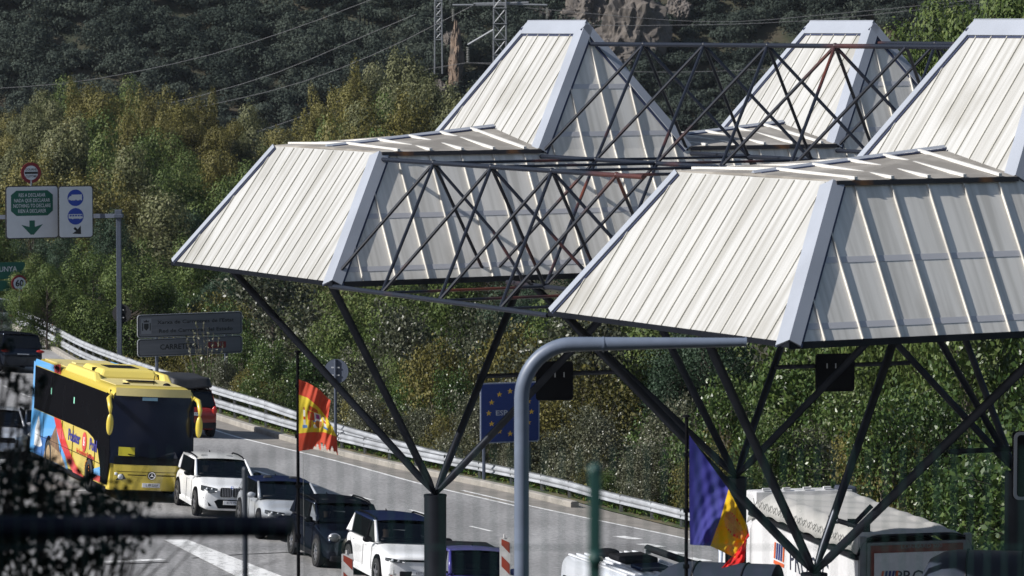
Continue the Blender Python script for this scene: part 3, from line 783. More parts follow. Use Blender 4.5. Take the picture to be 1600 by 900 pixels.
def plant(kind, X, Y, H, wid=1.0, z=None):
    global n_tree
    me, tme, h0 = TP[kind][rnd.randrange(len(TP[kind]))]
    cat, lab, grp, nm = KL[kind]
    zz = float(terrain_z(X, Y)) - .1 if z is None else z
    t = thing(nm, lab, cat, (X, Y, zz), rnd.uniform(0, 6.28), grp)
    s = H / h0; t.scale = (s * wid, s * wid, s)
    for n_, m_ in (('crown', me), ('trunk', tme)):
        o = bpy.data.objects.new(n_, m_); C.objects.link(o); o.parent = t
    n_tree += 1; return t
def prof(x, table):
    return float(np.interp(x, [a for a, _ in table], [b_ for _, b_ in table]))
def plant_px(kind, x, ytop, Y, wid=1.0, jitter=.0):
    X = (x - 800) / FPX * Y; top = at(x, ytop, Y).z
    zg = float(terrain_z(X, Y)) - .1
    H = max(1.5, top - zg); plant(kind, X, Y, H / 1.02, wid * min(1.0, (8.5 / H) ** .5) if H > 8.5 else wid, zg)
# outline of the far wood against the mountain
OUT = [(-80, 190), (0, 200), (60, 165), (110, 140), (160, 130), (230, 160), (300, 178), (360, 190), (400, 190), (450, 222), (500, 165), (560, 132), (640, 122), (700, 155), (760, 190), (860, 240), (1000, 260), (1700, 260)]
def choose(x, Y, yt):
    q = rnd.random()
    if yt > 330: return 'broad_green' if q < .5 else 'pine' if q < .75 else 'silver'
    if x < 110: return 'silver' if q < .55 else 'broad_green' if q < .8 else 'olive'
    if x < 360: return 'olive' if q < .55 else 'silver' if q < .7 else 'broad_green' if q < .95 else 'poplar'
    if x < 480: return 'broad_green' if q < .6 else 'silver' if q < .85 else 'olive'
    return 'broad_green' if q < .7 else 'silver' if q < .9 else 'olive'
for Y, dy, step in ((335, 0, 44), (305, 22, 46), (275, 60, 50), (248, 105, 54), (225, 160, 58), (205, 215, 64), (190, 262, 70)):
    x = -90 + rnd.uniform(0, 30)
    xmax = 1200 if Y > 300 else 760 if Y > 250 else 620
    while x < xmax:
        yt = prof(x, OUT) + dy + rnd.uniform(-10, 22)
        k = choose(x, Y, yt)
        if Y > 300 and 490 < x < 720: k = 'poplar' if x < 570 else rnd.choice(['silver', 'silver', 'broad_green'])
        plant_px(k, x, yt, Y + rnd.uniform(-9, 9), rnd.uniform(.75, 1.05))
        x += step * rnd.uniform(.75, 1.2)
# belt directly behind the guard rail
for row, (off, hlo, hhi) in enumerate(((3.2, 1.7, 3.0), (6.5, 3.2, 5.0), (11, 5.0, 7.5), (17, 6.5, 9.5), (25, 7.5, 11))):
    Y = 72 if row < 3 else 78
    while Y < 188:
        X = float(gxv(Y)) + off + rnd.uniform(-1, 1) * (1 + row * .4)
        xp = 800 + X / Y * FPX
        if -60 < xp < 1720:
            q = rnd.random()
            if xp > 1380: k = 'shrub_green'
            elif xp > 1180: k = 'shrub_green' if q < .4 else 'shrub_olive' if q < .85 else 'shrub_grey'
            elif xp > 860: k = 'shrub_grey' if q < .6 else 'shrub_olive' if q < .85 else 'shrub_green'
            elif xp > 640: k = 'shrub_grey' if q < .55 else 'shrub_green' if q < .7 else 'shrub_olive'
            else: k = 'shrub_green' if q < .4 else 'shrub_olive' if q < .65 else 'shrub_grey'
            if row >= 3: k = 'pine' if (xp < 1120 and q < .7) else ('shrub_green' if xp > 1150 else 'broad_green')
            if row == 2 and 330 < xp < 660 and q < .8: k = rnd.choice(['pine', 'broad_green'])
            H = rnd.uniform(hlo, hhi) * rnd.uniform(.75, 1.3)
            if row == 3 and 640 < xp < 1150 and rnd.random() < .4: k = rnd.choice(['silver', 'olive', 'broad_green'])
            if row == 0 and xp < 560: H *= .45; X += .8
            if xp < 330: H = min(H, 4.5)
            plant(k, X, Y + rnd.uniform(-1, 1), H, rnd.uniform(.65, 1.05))
        Y += (1.9, 2.6, 3.4, 4.2, 5.0)[row] * rnd.uniform(.8, 1.2)
# sprawling bushes in front of and beside the big road name sign
YB = gnd(300, 640).y + 1.6
plant_px('shrub_grey', 345, 572, YB - .5, .7); plant_px('shrub_olive', 398, 580, YB - 2, .8); plant_px('shrub_green', 420, 560, YB - 3, .8)
def sapling(label, x, yb, tops, Y):
    r = np.random.RandomState(4); b0 = at(x, yb, Y); b0.z = float(terrain_z(b0.x, Y)); t = thing('sapling', label, 'sapling', b0)
    tm = MB(); pts = []; nn = []
    for (tx, ty) in tops:
        e = at(tx, ty, Y + r.uniform(-.3, .3)) - b0; md = e * .5 + Vector((e.x * .12, 0, .25))
        tm.path([(0, 0, -.2), md, e], [.025, .014, .004], 5)
        for q in np.arange(.25, 1.0, .022):
            c = (Vector((0, 0, 0)).lerp(md, q * 2) if q < .5 else md.lerp(e, q * 2 - 1)); pts.append(np.array(c) + r.normal(size=3) * .075 * (1.25 - q))
    tm.build('trunk', M_twig, t, recalc=False)
    me = leaves_mesh('crown', np.array(pts), .14, None, m=LM['grey'], seed=6, aspect=.5); o = bpy.data.objects.new('crown', me); C.objects.link(o); o.parent = t
sapling('thin upright sapling with pale leaves in front of the road name sign', 322, 600, [(318, 502), (302, 517), (291, 527), (334, 520), (349, 536), (342, 528), (307, 505), (325, 512), (296, 545), (355, 556), (313, 540), (328, 548), (285, 556)], YB)

# slim trees right beside the roofs (top right)
for x, yt, Y in ((1650, -40, 132), (1550, 4, 136), (1440, 30, 140)):
    X = (x - 800) / FPX * Y; zg = float(terrain_z(X, Y)); plant('tall_green', X, Y, (at(x, yt, Y).z - zg) / 1.0, .62, zg)

# undergrowth between the trees: leaf litter carpet (uncountable)
N = 60000
r = np.random.RandomState(5)
Yq = r.uniform(72, 195, N); off = r.exponential(3.0, N) + .5
Xq = gxv(Yq) + off
Zq = GA + GB * Yq + GC * np.clip(Xq, -45, 30) + .05 - np.clip(off - .8, 0, None) * .27 + r.uniform(0, .45, N) * np.clip(off / 2, .3, 2)
keep = off < 22
P = np.stack([Xq, Yq, Zq], 1)[keep]
me = leaves_mesh('undergrowth', P, .16, None, m=LM['olive'], seed=3)
o = bpy.data.objects.new('undergrowth', me); C.objects.link(o); tag(o, 'low weeds and leaf litter covering the bank behind the kerb', 'undergrowth', kind='stuff')
# grass tufts by the rail at the right
N = 26000
Yq = r.uniform(76, 160, N); off = r.uniform(.35, 2.6, N); Xq = gxv(Yq) + off
Zq = GA + GB * Yq + GC * np.clip(Xq, -45, 30) + .04 + r.uniform(.02, .22, N) - np.clip(off - .8, 0, None) * .26
me = leaves_mesh('grass', np.stack([Xq, Yq, Zq], 1), .22, None, m=leaf_mat('grass_blades', [(.035, .075, .012), (.07, .14, .02), (.13, .19, .04)]), aspect=.16, seed=4)
o = bpy.data.objects.new('grass', me); C.objects.link(o); tag(o, 'green grass growing along the foot of the guard rail', 'grass', kind='stuff')

# ---------------------------------------------------------------- mountain wood: holm oaks in one mass
r = np.random.RandomState(21)
var = []
for k in range(7):
    blobs = [(r.normal() * .36, r.normal() * .36, .58 + r.uniform(-.25, .3), r.uniform(.36, .56), r.uniform(.36, .56), r.uniform(.3, .46)) for _ in range(6)]
    P, Nn = clump_points(r, blobs, 900); var.append((P, Nn))
AP, AN, AT = [], [], []
Yh = lambda X: 452 + hillnoise(X, 470.0)
cnt = 0
CLIFF = lambda xp, yp: (695 < xp < 728 and 50 < yp < 165) or (880 < xp < 1060 and -30 < yp < 105 and not (935 < xp < 945))
for i in range(3600):
    Y = r.uniform(418, 500); X = (r.uniform(-120, 1720) - 800) / FPX * Y
    z = float(terrain_z(X, Y)); yp = HORIZON + (CAMH - z) / Y * FPX; xp = 800 + X / Y * FPX
    if yp < -45 or yp > 330: continue
    bare = CLIFF(xp, yp)
    if bare and r.uniform() < .6: continue
    s = r.uniform(1.3, 3.2) * (.7 if bare or 1060 < xp < 1130 else 1)
    P, Nn = var[r.randint(7)]; th = r.uniform(0, 6.28); c_, s_ = math.cos(th), math.sin(th)
    Rm = np.array([[c_, -s_, 0], [s_, c_, 0], [0, 0, 1]])
    k_ = max(160, int(len(P) * min(1, .35 + s / 3.2))); idx = r.permutation(len(P))[:k_]
    AP.append((P[idx] @ Rm.T) * np.array([s, s, s * r.uniform(.8, 1.15)]) + np.array([X, Y, z])); AN.append(Nn[idx] @ Rm.T)
    AT.append(np.clip(r.uniform(0, 1, k_) * .25 + r.uniform(0, .85), 0, 1)); cnt += 1
AP, AN, AT = np.concatenate(AP), np.concatenate(AN), np.concatenate(AT)
me = leaves_mesh('mountain_wood', AP, .29, AN, AT, m=LM['oak'], seed=9, aspect=.8, bias=1.3)
o = bpy.data.objects.new('mountain_wood', me); C.objects.link(o); tag(o, 'dark holm oak wood covering the mountainside', 'wood', kind='stuff')
print('oaks', cnt, 'leaves', len(AP), 'trees', n_tree)

# rock outcrops
M_rock = mat('rock', (.115, .10, .088), .92, col2=(.085, .075, .07), nscale=.9, detail=9, lo=.42, hi=.6, bump=1.0)
M_rock2 = mat('rock_ochre', (.16, .115, .085), .92, col2=(.07, .055, .045), nscale=.8, detail=9, lo=.45, hi=.62, bump=1.0)
from mathutils import noise as mnoise
def rock(name, label, x, y, wpx, hpx, Y, m, seed, depth=2.2):
    bm = bmesh.new(); bmesh.ops.create_icosphere(bm, subdivisions=5, radius=1)
    sx, sz = wpx / FPX * Y / 2, hpx / FPX * Y / 2
    for v in bm.verts:
        p = v.co * 1.0
        n1 = mnoise.noise(Vector((p.x * 1.3 * sx + seed, p.y * 2, p.z * .5 * sz)))
        cell = mnoise.voronoi(Vector((p.x * sx * .8 + seed * 3, p.y * 2.2, p.z * sz * .45)))[0][0]
        f = 1 + n1 * .45 + cell * .5 + .16 * mnoise.noise(p * 9 + Vector((seed, 0, 0)))
        v.co = Vector((p.x * f * sx, p.y * f * depth, p.z * f * sz))
    me = bpy.data.meshes.new(name); bm.to_mesh(me); bm.free(); me.materials.append(m)
    o = bpy.data.objects.new(name, me); C.objects.link(o); o.location = at(x, y, Y)
    return tag(o, label, 'rock')
def hillY(x, y):
    for Y in np.arange(425, 520, .5):
        p = at(x, y, Y)
        if float(terrain_z(p.x, p.y)) >= p.z: return Y
    return 480
RK = [('tall narrow ochre rock rib on the wooded mountainside', 713, 112, 18, 96, M_rock2, 1), ('pale rock slab at the foot of the ochre rock rib', 684, 150, 34, 34, M_rock, 2),
      ('small dark split rock beside the top of the ochre rib', 704, 66, 20, 26, M_rock, 3),
      ('rounded brown cliff block behind the peak of the left hat roof', 915, 26, 66, 60, M_rock, 4), ('tall fissured cliff wall right of the rounded cliff block', 985, 55, 84, 110, M_rock, 5),
      ('lower cliff shelf seen through the lattice girder', 955, 92, 60, 40, M_rock, 6), ('small pinkish rock high on the slope', 846, 22, 26, 20, M_rock, 7),
      ('small pale boulder low on the slope above the valley trees', 466, 163, 9, 5, M_rock2, 8), ('pinkish bare boulder high in the dark wood', 362, 96, 11, 5, M_rock2, 9), ('narrow rock spine beyond the cliff wall', 1060, 20, 30, 40, M_rock, 10)]
for lab, x, y, w_, h_, m_, sd_ in RK:
    rock('rock_outcrop', lab, x, y, w_, h_, hillY(x, y + h_ * .3) - .6, m_, sd_)

# ---------------------------------------------------------------- power line
M_pyl = mat('pylon_steel', (.24, .25, .27), .5, metal=.4)
M_wire = mat('wire', (.15, .15, .155), .6)
def lattice(name, label, x, ytop, ybot, Y, wpx, arms):
    base = at(x, ybot, Y); t = thing(name, label, 'pylon', base); H = (ybot - ytop) / FPX * Y; hw = wpx / FPX * Y / 2
    m_ = MB()
    for sx in (-1, 1):
        for sy in (-1, 1): m_.tube((sx * hw, sy * hw, -6), (sx * hw * .8, sy * hw * .8, H), .085, n=5)
    n_ = max(3, int(H / (hw * 2.0)))
    for i in range(-2, n_):
        z0, z1 = H * i / n_, H * (i + 1) / n_
        for sy in (-1, 1):
            m_.tube((-hw * .9, sy * hw * .9, z0), (hw * .9, sy * hw * .9, z1), .045, n=4); m_.tube((hw * .9, sy * hw * .9, z0), (-hw * .9, sy * hw * .9, z1), .045, n=4)
        m_.tube((-hw, -hw, z0), (hw, -hw, z0), .05, n=4)
    m_.build('tower', M_pyl, t)
    for (xa, ya, xb, yb, xi, yi0, yi1) in arms:
        p, q = at(xa, ya, Y) - base, at(xb, yb, Y) - base
        MB().tube(p, q, .13, n=6).build('crossarm', M_pyl, t)
        i0, i1 = at(xi, yi0, Y) - base, at(xi, yi1, Y) - base
        im = MB(); k_ = 9
        for j in range(k_): im.tube(i0.lerp(i1, j / k_), i0.lerp(i1, (j + .55) / k_), .17, .10, n=8)
        im.build('insulator', mat('insulator', (.5, .5, .48), .3), t)
    return t
lattice('power_pylon', 'steel lattice power pylon rising behind the left hat roof', 781, -60, 135, 420, 22, [(740, 6, 826, 4, 741, 6, 8), (772, 46, 731, 70, 731, 74, 98), (760, 6, 855, 8, 855, 12, 30), (790, 8, 707, 8, 708, 14, 34)])
lattice('power_pylon', 'slim lattice mast at the top edge, left of the big pylon', 685, -70, 38, 460, 12, [(679, -5, 703, -3, 703, -3, 12)])
def wire(pts, label, Y=400, r=.03):
    P = smooth_path([at(x, y, Y) for x, y in pts], 4.0)
    o = MB().path(P, r, 5).build('power_cable', M_wire); tag(o, label, 'cable')
wire([(-20, 139), (120, 128), (300, 93), (450, 48), (610, -12)], 'pale power cable sagging across the dark wood from the left edge to the top')
wire([(90, 195), (250, 165), (420, 118), (560, 60), (690, 5)], 'second power cable below the highest one, over the valley wood', 402)
wire([(130, 205), (300, 170), (460, 132), (600, 78), (740, 8)], 'third power cable running close under the second one', 404)
wire([(300, 236), (450, 190), (620, 122), (731, 98), (840, 103)], 'thin power cable hanging from the left arm of the pylon', 419)
wire([(855, 38), (1000, 40), (1250, 33), (1560, 2)], 'power cable running right from the pylon over the hat roofs', 421)
wire([(731, 98), (900, 108), (1100, 112), (1500, 92)], 'power cable crossing behind the upper lattice girder', 423)
wire([(820, 12), (1100, 34), (1300, 22), (1600, -8)], 'thin power cable near the top edge, right of the pylon', 424)
for i, x in enumerate((563, 570, 576, 582)):
    Y = hillY(x, 52); p = at(x, 52, Y); H = 30 / FPX * Y
    o = MB().path([(0, 0, -1), (0, 0, H)], .11, 7).build('dark_post', M_black, loc=p); tag(o, 'thin dark post high on the wooded slope, one of four in a row', 'dead tree', 'four dark posts on the slope')  # slim dark posts standing in a row on the slope
# ================================================================== VEHICLES
def carpaint(name, col, rough=.25, metal=0.0):
    dk = max(col) < .1
    if dk: return darkmat(name, col, .045, .08, (.7, .82, 1.0))
    return mat(name, col, rough=rough, spec=.16 if dk else .5, metal=metal, coat=0 if dk else .5)
P_white = carpaint('paint_white', (.78, .79, .80)); P_black = carpaint('paint_black', (.003, .004, .008)); P_silver = carpaint('paint_silver', (.36, .38, .42), .3, .1)
P_bluegrey = carpaint('paint_sky_tinted', (.009, .014, .040)); P_purple = carpaint('paint_violet', (.05, .045, .22)); P_red = carpaint('paint_dark_red', (.20, .012, .008)); P_palegrey = carpaint('paint_pale_grey', (.34, .36, .39))  # the dark roof paint is tinted blue for the sky it mirrors
M_trim = darkmat('black_trim', (.014, .014, .016), .02, .4); M_seat = mat('seat_fabric', (.03, .03, .033), .8); M_plate = mat('number_plate', (.75, .76, .78), .4); M_ptxt = mat('plate_text', (.02, .02, .03), .5); M_blueplate = mat('plate_blue', (.03, .10, .42), .4)
M_lampw = mat('lamp_white', (.85, .87, .9), .2); M_amber = mat('amber', (.6, .2, .02), .2); M_hair = mat('hair', (.03, .02, .015), .7)

def person_mesh(name, bones, parts, mats_, split=None):
    """one skinned body: bones = [(index, parent, pos, radius)], root first"""
    me = bpy.data.meshes.new(name); me.from_pydata([b_[2] for b_ in bones], [(b_[0], b_[1]) for b_ in bones if b_[1] is not None], [])
    o = bpy.data.objects.new(name, me); C.objects.link(o)
    o.modifiers.new('k', 'SKIN'); sv = me.skin_vertices[0].data
    for i, b_ in enumerate(bones): sv[i].radius = (b_[3], b_[3] * (b_[4] if len(b_) > 4 else 1)); sv[i].use_root = (i == 0)
    sb = o.modifiers.new('s', 'SUBSURF'); sb.levels = 2; sb.render_levels = 2
    dg = bpy.context.evaluated_depsgraph_get(); dg.update()
    m2 = bpy.data.meshes.new_from_object(o.evaluated_get(dg)); m2.name = name
    bpy.data.objects.remove(o); m2.materials.clear()
    for x in mats_: m2.materials.append(x)
    for p in m2.polygons: p.material_index = parts(p.center); p.use_smooth = True
    r_ = bpy.data.objects.new(name, m2); C.objects.link(r_); return r_
def head_bits(o, c, s=1.0, hairm=None):
    """face features and hair around head centre c, facing -y"""
    hm = MB().ell((c[0], c[1] + .018, c[2] + .03), (.083 * s, .098 * s, .10 * s)); hm.build('hair', hairm or M_hair, o, smooth=True)
def driver(label, car, x, shirt, y_seat, zseat=.62):
    b_ = [(0, None, (0, .02, .0), .16, .75), (1, 0, (0, .05, .22), .165, .65), (2, 1, (0, .08, .42), .18, .55), (3, 2, (0, .07, .53), .07), (4, 3, (0, .055, .62), .085), (5, 4, (0, .045, .72), .092), (6, 5, (0, .045, .79), .06),
          (7, 2, (-.19, .07, .44), .06), (8, 7, (-.25, -.10, .22), .045), (9, 8, (-.15, -.34, .27), .032), (10, 9, (-.11, -.42, .30), .028),
          (11, 2, (.19, .07, .44), .06), (12, 11, (.25, -.10, .22), .045), (13, 12, (.15, -.34, .27), .032), (14, 13, (.11, -.42, .30), .028),
          (15, 0, (-.1, -.15, -.02), .09), (16, 15, (-.13, -.5, .02), .07), (17, 0, (.1, -.15, -.02), .09), (18, 17, (.13, -.5, .02), .07)]
    fn = lambda c: 1 if (c.z > .52 or (c.y < -.22 and c.z > .15)) else (2 if c.z < .08 else 0)
    o = person_mesh('person', b_, fn, [shirt, M_skin, M_seat]); tag(o, label, 'person')
    M = car.matrix_basis; o.location = M @ Vector((x, y_seat, zseat)); o.rotation_mode = 'XYZ'; o.rotation_euler = car.rotation_euler
    head_bits(o, (0, .05, .72))
    f = MB().ell((0, -.05, .70), (.013, .02, .018), n=6, m=5)
    for s in (-1, 1): f.ell((s * .09, .055, .70), (.012, .022, .03), n=6, m=5)
    f.build('face_features', M_skin, o, smooth=True)
    e = MB()
    for s in (-1, 1): e.ell((s * .033, -.036, .725), (.012, .008, .008), n=6, m=5)
    e.build('eyes', M_black, o)
    return o

def wheel(t, x, y, r=.34, wd=.23, rimm=None, spokes=5, side=1):
    """one wheel: tyre > rim"""
    ty = MB(); prof = [(r * .66, -wd / 2), (r * .93, -wd / 2), (r, -wd * .32), (r, wd * .32), (r * .93, wd / 2), (r * .66, wd / 2)]; n = 28; V = []
    for k in range(n):
        a = 2 * math.pi * k / n
        V += [(q, p_ * math.cos(a), p_ * math.sin(a)) for p_, q in prof]
    m = len(prof); F = [(k * m + j, k * m + (j + 1) % m, ((k + 1) % n) * m + (j + 1) % m, ((k + 1) % n) * m + j) for k in range(n) for j in range(m)]
    ty.add(V, F); o = ty.build('wheel', M_rub, t, smooth='auto', loc=(x, y, r))
    rm = MB(); sx = side * wd * .30
    rm.path([(sx - side * .12, 0, 0), (sx - side * .02, 0, 0)], r * .66, 24, mi=1)
    for k in range(spokes):
        a = 2 * math.pi * k / spokes + .3; d = Vector((0, math.cos(a), math.sin(a))); q = Vector((0, -math.sin(a), math.cos(a)))
        p0 = Vector((sx, 0, 0)); rm.prism([p0 + q * r * .13, p0 - q * r * .13, p0 + d * r * .66 - q * r * .07, p0 + d * r * .66 + q * r * .07], (side * .03, 0, 0))
    n = 28; ring = []
    for k in range(n):
        a = 2 * math.pi * k / n; ring += [(sx + side * .035, r * .60 * math.cos(a), r * .60 * math.sin(a)), (sx + side * .035, r * .67 * math.cos(a), r * .67 * math.sin(a)), (sx - side * .02, r * .67 * math.cos(a), r * .67 * math.sin(a))]
    rm.add(ring, [(3 * k + j, 3 * k + j + 1, 3 * ((k + 1) % n) + j + 1, 3 * ((k + 1) % n) + j) for k in range(n) for j in (0, 1)])
    rm.disc((sx, 0, 0), r * .14, (side, 0, 0), .045, 12)
    rm.build('rim', [rimm or M_rim, M_black], o)
    return o

def lower_body(t, st, paint, name='body', sub=2):
    """st: list of (y, zbot, ztop, halfwidth, shoulder)"""
    V = []; F = []; half = 7
    for (y, zb, zt, w, sh) in st:
        zt_ = zt
        pts = [(0, zt_ + .012), (.5 * w, zt_), (.80 * w, zt_ - .03), (.94 * w, zt_ - .10), (w, zt_ - .30 * (zt_ - zb)), (w * .995, zb + .30 * (zt_ - zb)), (.96 * w, zb + .04), (.80 * w, zb), (0, zb)]
        full = pts + [(-a, b_) for a, b_ in pts[-2:0:-1]]
        V += [(a, y, b_) for a, b_ in full]
    n = 16
    for i in range(len(st) - 1):
        F += [(i * n + k, i * n + (k + 1) % n, (i + 1) * n + (k + 1) % n, (i + 1) * n + k) for k in range(n)]
    F += [tuple(range(n)), tuple(range((len(st) - 1) * n, len(st) * n))]
    return MB().add(V, F).build(name, paint, t, smooth=True, sub=sub)

def car(name, label, cat, corner, heading, L, W, H, paint, roofm=None, hood=(.78, .98), cowl=1.35, cowl_h=1.10, wtop=2.05, rtop=None, rbase=None, belt=1.12, clear=.24, wr=.35, axle=(.88, .85), rimm=None, rails=None, group=None, anchor='fw', lampm=None, trim=True, tumble=.80, spokes=5, glassm=None, rear_h=None):
    hw = W / 2; rtop = rtop or L - .62; rbase = rbase or L - .22; rear_h = rear_h or belt
    rot = Matrix.Rotation(heading, 3, 'Z')
    loc0 = {'fl': Vector((-hw, -L / 2, 0)), 'fr': Vector((hw, -L / 2, 0)), 'rl': Vector((hw, L / 2, 0)), 'rr': Vector((-hw, L / 2, 0)), 'fw': Vector((-hw + .1, -L / 2 + axle[0], 0))}[anchor]
    c = corner - rot @ loc0; c.z = gz(c.x, c.y) + .012
    t = thing(name, label, cat, c, heading, group)
    # follow the gradient of the road
    q = ROADROT @ Matrix.Rotation(heading, 4, 'Z'); t.rotation_euler = q.to_euler()
    y0 = -L / 2; Y = lambda d: y0 + d
    st = [(Y(-.02), .28, hood[0] - .06, hw * .82, 0), (Y(.03), clear - .02, hood[0] + .03, hw * .91, 0), (Y(.20), clear, hood[0] + .08, hw * .975, 0), (Y(.55), clear, (hood[0] + hood[1] * 1.6) / 2.6, hw * .99, 0),
          (Y(cowl * .85), clear, hood[1], hw, 0), (Y(cowl + .1), clear, cowl_h, hw, 0), (Y(L * .5), clear, belt, hw, 0), (Y(L * .75), clear, belt, hw, 0), (Y(L - .35), clear, rear_h, hw * .985, 0), (Y(L - .08), clear + .05, rear_h - .06, hw * .93, 0), (Y(L), .34, rear_h - .30, hw * .86, 0)]
    lower_body(t, st, paint)
    # glasshouse
    bw, tw = hw * .915, hw * tumble; zb = belt - .05; zt = H - .05
    A0, A1 = Y(cowl + .02), Y(wtop); R1, R0 = Y(rtop), Y(rbase)
    gm = glassm or M_glass
    def xs_(w_, n_=7): return [(-w_ + 2 * w_ * k / (n_ - 1)) for k in range(n_)]
    fb = [Vector((x, A0 - .16 * (1 - (x / bw) ** 2), cowl_h - .02)) for x in xs_(bw)]; ft = [Vector((x, A1 - .09 * (1 - (x / tw) ** 2), zt)) for x in xs_(tw)]
    g = MB().add(fb + ft, [(k, k + 1, 7 + k + 1, 7 + k) for k in range(6)]).build('windscreen', gm, t, smooth=True)
    rbk = [Vector((x, R0 + .05 * (1 - (x / bw) ** 2), rear_h - .03)) for x in xs_(bw)]; rt = [Vector((x, R1 + .05 * (1 - (x / tw) ** 2), zt)) for x in xs_(tw)]
    MB().add(rbk + rt, [(k, k + 1, 7 + k + 1, 7 + k) for k in range(6)]).build('rear_window', M_darkglass, t, smooth=True)
    for s in (-1, 1):
        ym = Y(L * .50); yl = Y(L - .85)
        sd_ = [Vector((s * bw, A0, cowl_h - .02)), Vector((s * bw, R0, zb)), Vector((s * tw, R1, zt)), Vector((s * tw, A1, zt))]
        lerp = lambda y: (Vector((s * bw, y, zb)), Vector((s * tw, min(max(y, A1), R1), zt)))
        MB().add([sd_[0], Vector((s * bw, ym, zb)), Vector((s * tw, ym, zt)), sd_[3]], [(0, 1, 2, 3)]).build('front_side_window', gm, t)
        MB().add([Vector((s * bw, ym, zb)), sd_[1], sd_[2], Vector((s * tw, ym, zt))], [(0, 1, 2, 3)]).build('rear_side_window', M_darkglass, t)
        o_ = Vector((s * .012, 0, 0))
        def pil(p, q, wdt, m_, nm='pillar', dirn=Vector((0, 1, 0))):
            p, q = p + o_, q + o_; MB().prism([p - dirn * wdt / 2 - o_ * 2, p + dirn * wdt / 2 - o_ * 2, q + dirn * wdt / 2 - o_ * 2, q - dirn * wdt / 2 - o_ * 2], o_ * 3).build(nm, m_, t)
        MB().path([sd_[0] + Vector((0, .02, 0)), sd_[3] + Vector((0, .02, .0))], [.05, .04], 8).build('pillar', paint, t, smooth=True)
        b0, b1 = lerp(ym); pil(b0, b1, .09, M_black)
        c0, c1 = Vector((s * bw, yl, zb)), Vector((s * tw, yl - .02, zt))
        # solid rear quarter
        MB().prism([c0 + Vector((s * .004, .12, 0)), sd_[1] + Vector((s * .004, .02, 0)), sd_[2] + Vector((s * .004, .02, 0)), c1 + Vector((s * .004, .25, 0))], (s * .016, 0, 0)).build('rear_quarter', paint, t)
        MB().path([Vector((s * bw, A0 + .05, zb + .01)), Vector((s * bw, R0 - .1, zb + .01))], .022, 6).build('window_trim', M_trim if trim else M_chrome, t)
        MB().path([sd_[3], sd_[2]], .035, 8).build('roof_edge', roofm or paint, t, smooth=True)
        if rails: MB().path([Vector((s * (tw - .03), A1 + .12, zt + .03)), Vector((s * (tw - .03), A1 + .28, zt + .075)), Vector((s * (tw - .03), (A1 + R1) / 2, zt + .095)), Vector((s * (tw - .03), R1 - .2, zt + .07)), Vector((s * (tw - .03), R1 - .05, zt + .02))], .022, 6).build('roof_rail', rails, t, smooth=True)
        # mirror
        my = A0 + .28
        mo = MB().ell((s * (hw + .11), my, belt + .03), (.125, .075, .085), n=14, m=8).build('mirror', rails if rails is not None and rails == M_black else paint, t, smooth=True)
        MB().tube((s * (hw - .06), my, belt - .03), (s * (hw + .06), my, belt - .01), .03, n=6).build('mirror_arm', M_black, mo)
        # door seams and handle
        for yy in (A0 + .22, ym + .03, Y(L - .98)):
            MB().box((s * (hw + .001), yy, .66), (.008, .012, .62)).build('door_seam', M_black, t)
        for yy in (ym - .15, Y(L - 1.15)): MB().box((s * (hw - .004), yy, belt - .17), (.03, .17, .028)).build('door_handle', paint, t, bevel=.008)
        MB().box((s * (hw - .03), 0, clear + .05), (.09, L - axle[0] - axle[1] - .8, .14)).build('sill', M_trim if trim else paint, t, bevel=.02)
        for yy in (Y(axle[0]), Y(L - axle[1])):
            ar = MB().disc((s * (hw - .10), yy, wr + .02), wr + .075, (s, 0, 0), .108, 28)
            ar.build('wheel_arch', M_trim if trim else M_black, t)
            wheel(t, s * (hw - .085), yy, wr, .23, rimm, spokes, s)
    # roof
    V = []; nn = 7; mm = 6
    for j in range(mm):
        f = j / (mm - 1)
        for x in xs_(tw + .015, nn):
            e = 1 - (x / (tw + .015)) ** 2; ya = A1 - .09 * e - .02; yb = R1 + .05 * e + .03
            V.append((x, ya + (yb - ya) * f, zt + .012 + .045 * e + .03 * math.sin(math.pi * f)))
    MB().add(V, [(j * nn + k, j * nn + k + 1, (j + 1) * nn + k + 1, (j + 1) * nn + k) for j in range(mm - 1) for k in range(nn - 1)]).build('roof', roofm or paint, t, smooth=True)
    MB().prism([Vector((0, R1 - .25, zt + .05)), Vector((0, R1 - .1, zt + .05)), Vector((0, R1 - .09, zt + .12))], (.02, 0, 0)).build('aerial', M_black, t)
    # cabin
    MB().box((0, (A0 + R0) / 2 + .1, zb - .12), (bw * 1.9, (R0 - A0) * .9, .24)).build('cabin_floor', M_seat, t)
    MB().box((0, A0 + .22, cowl_h + .0), (bw * 1.7, .4, .10), bevel_dummy) if False else MB().box((0, A0 + .24, cowl_h + .01), (bw * 1.75, .42, .08)).build('dashboard', M_seat, t, bevel=.03)
    for s in (-1, 1):
        so_ = MB().box((s * .37, A1 + .52, belt + .10), (.46, .16, .50), rot=(-.18, 0, 0), top=.8).build('seat', M_seat, t, bevel=.05)
        MB().box((s * .37, A1 + .60, belt + .40), (.24, .1, .17)).build('headrest', M_seat, so_, bevel=.04)
    return t, Y, hw
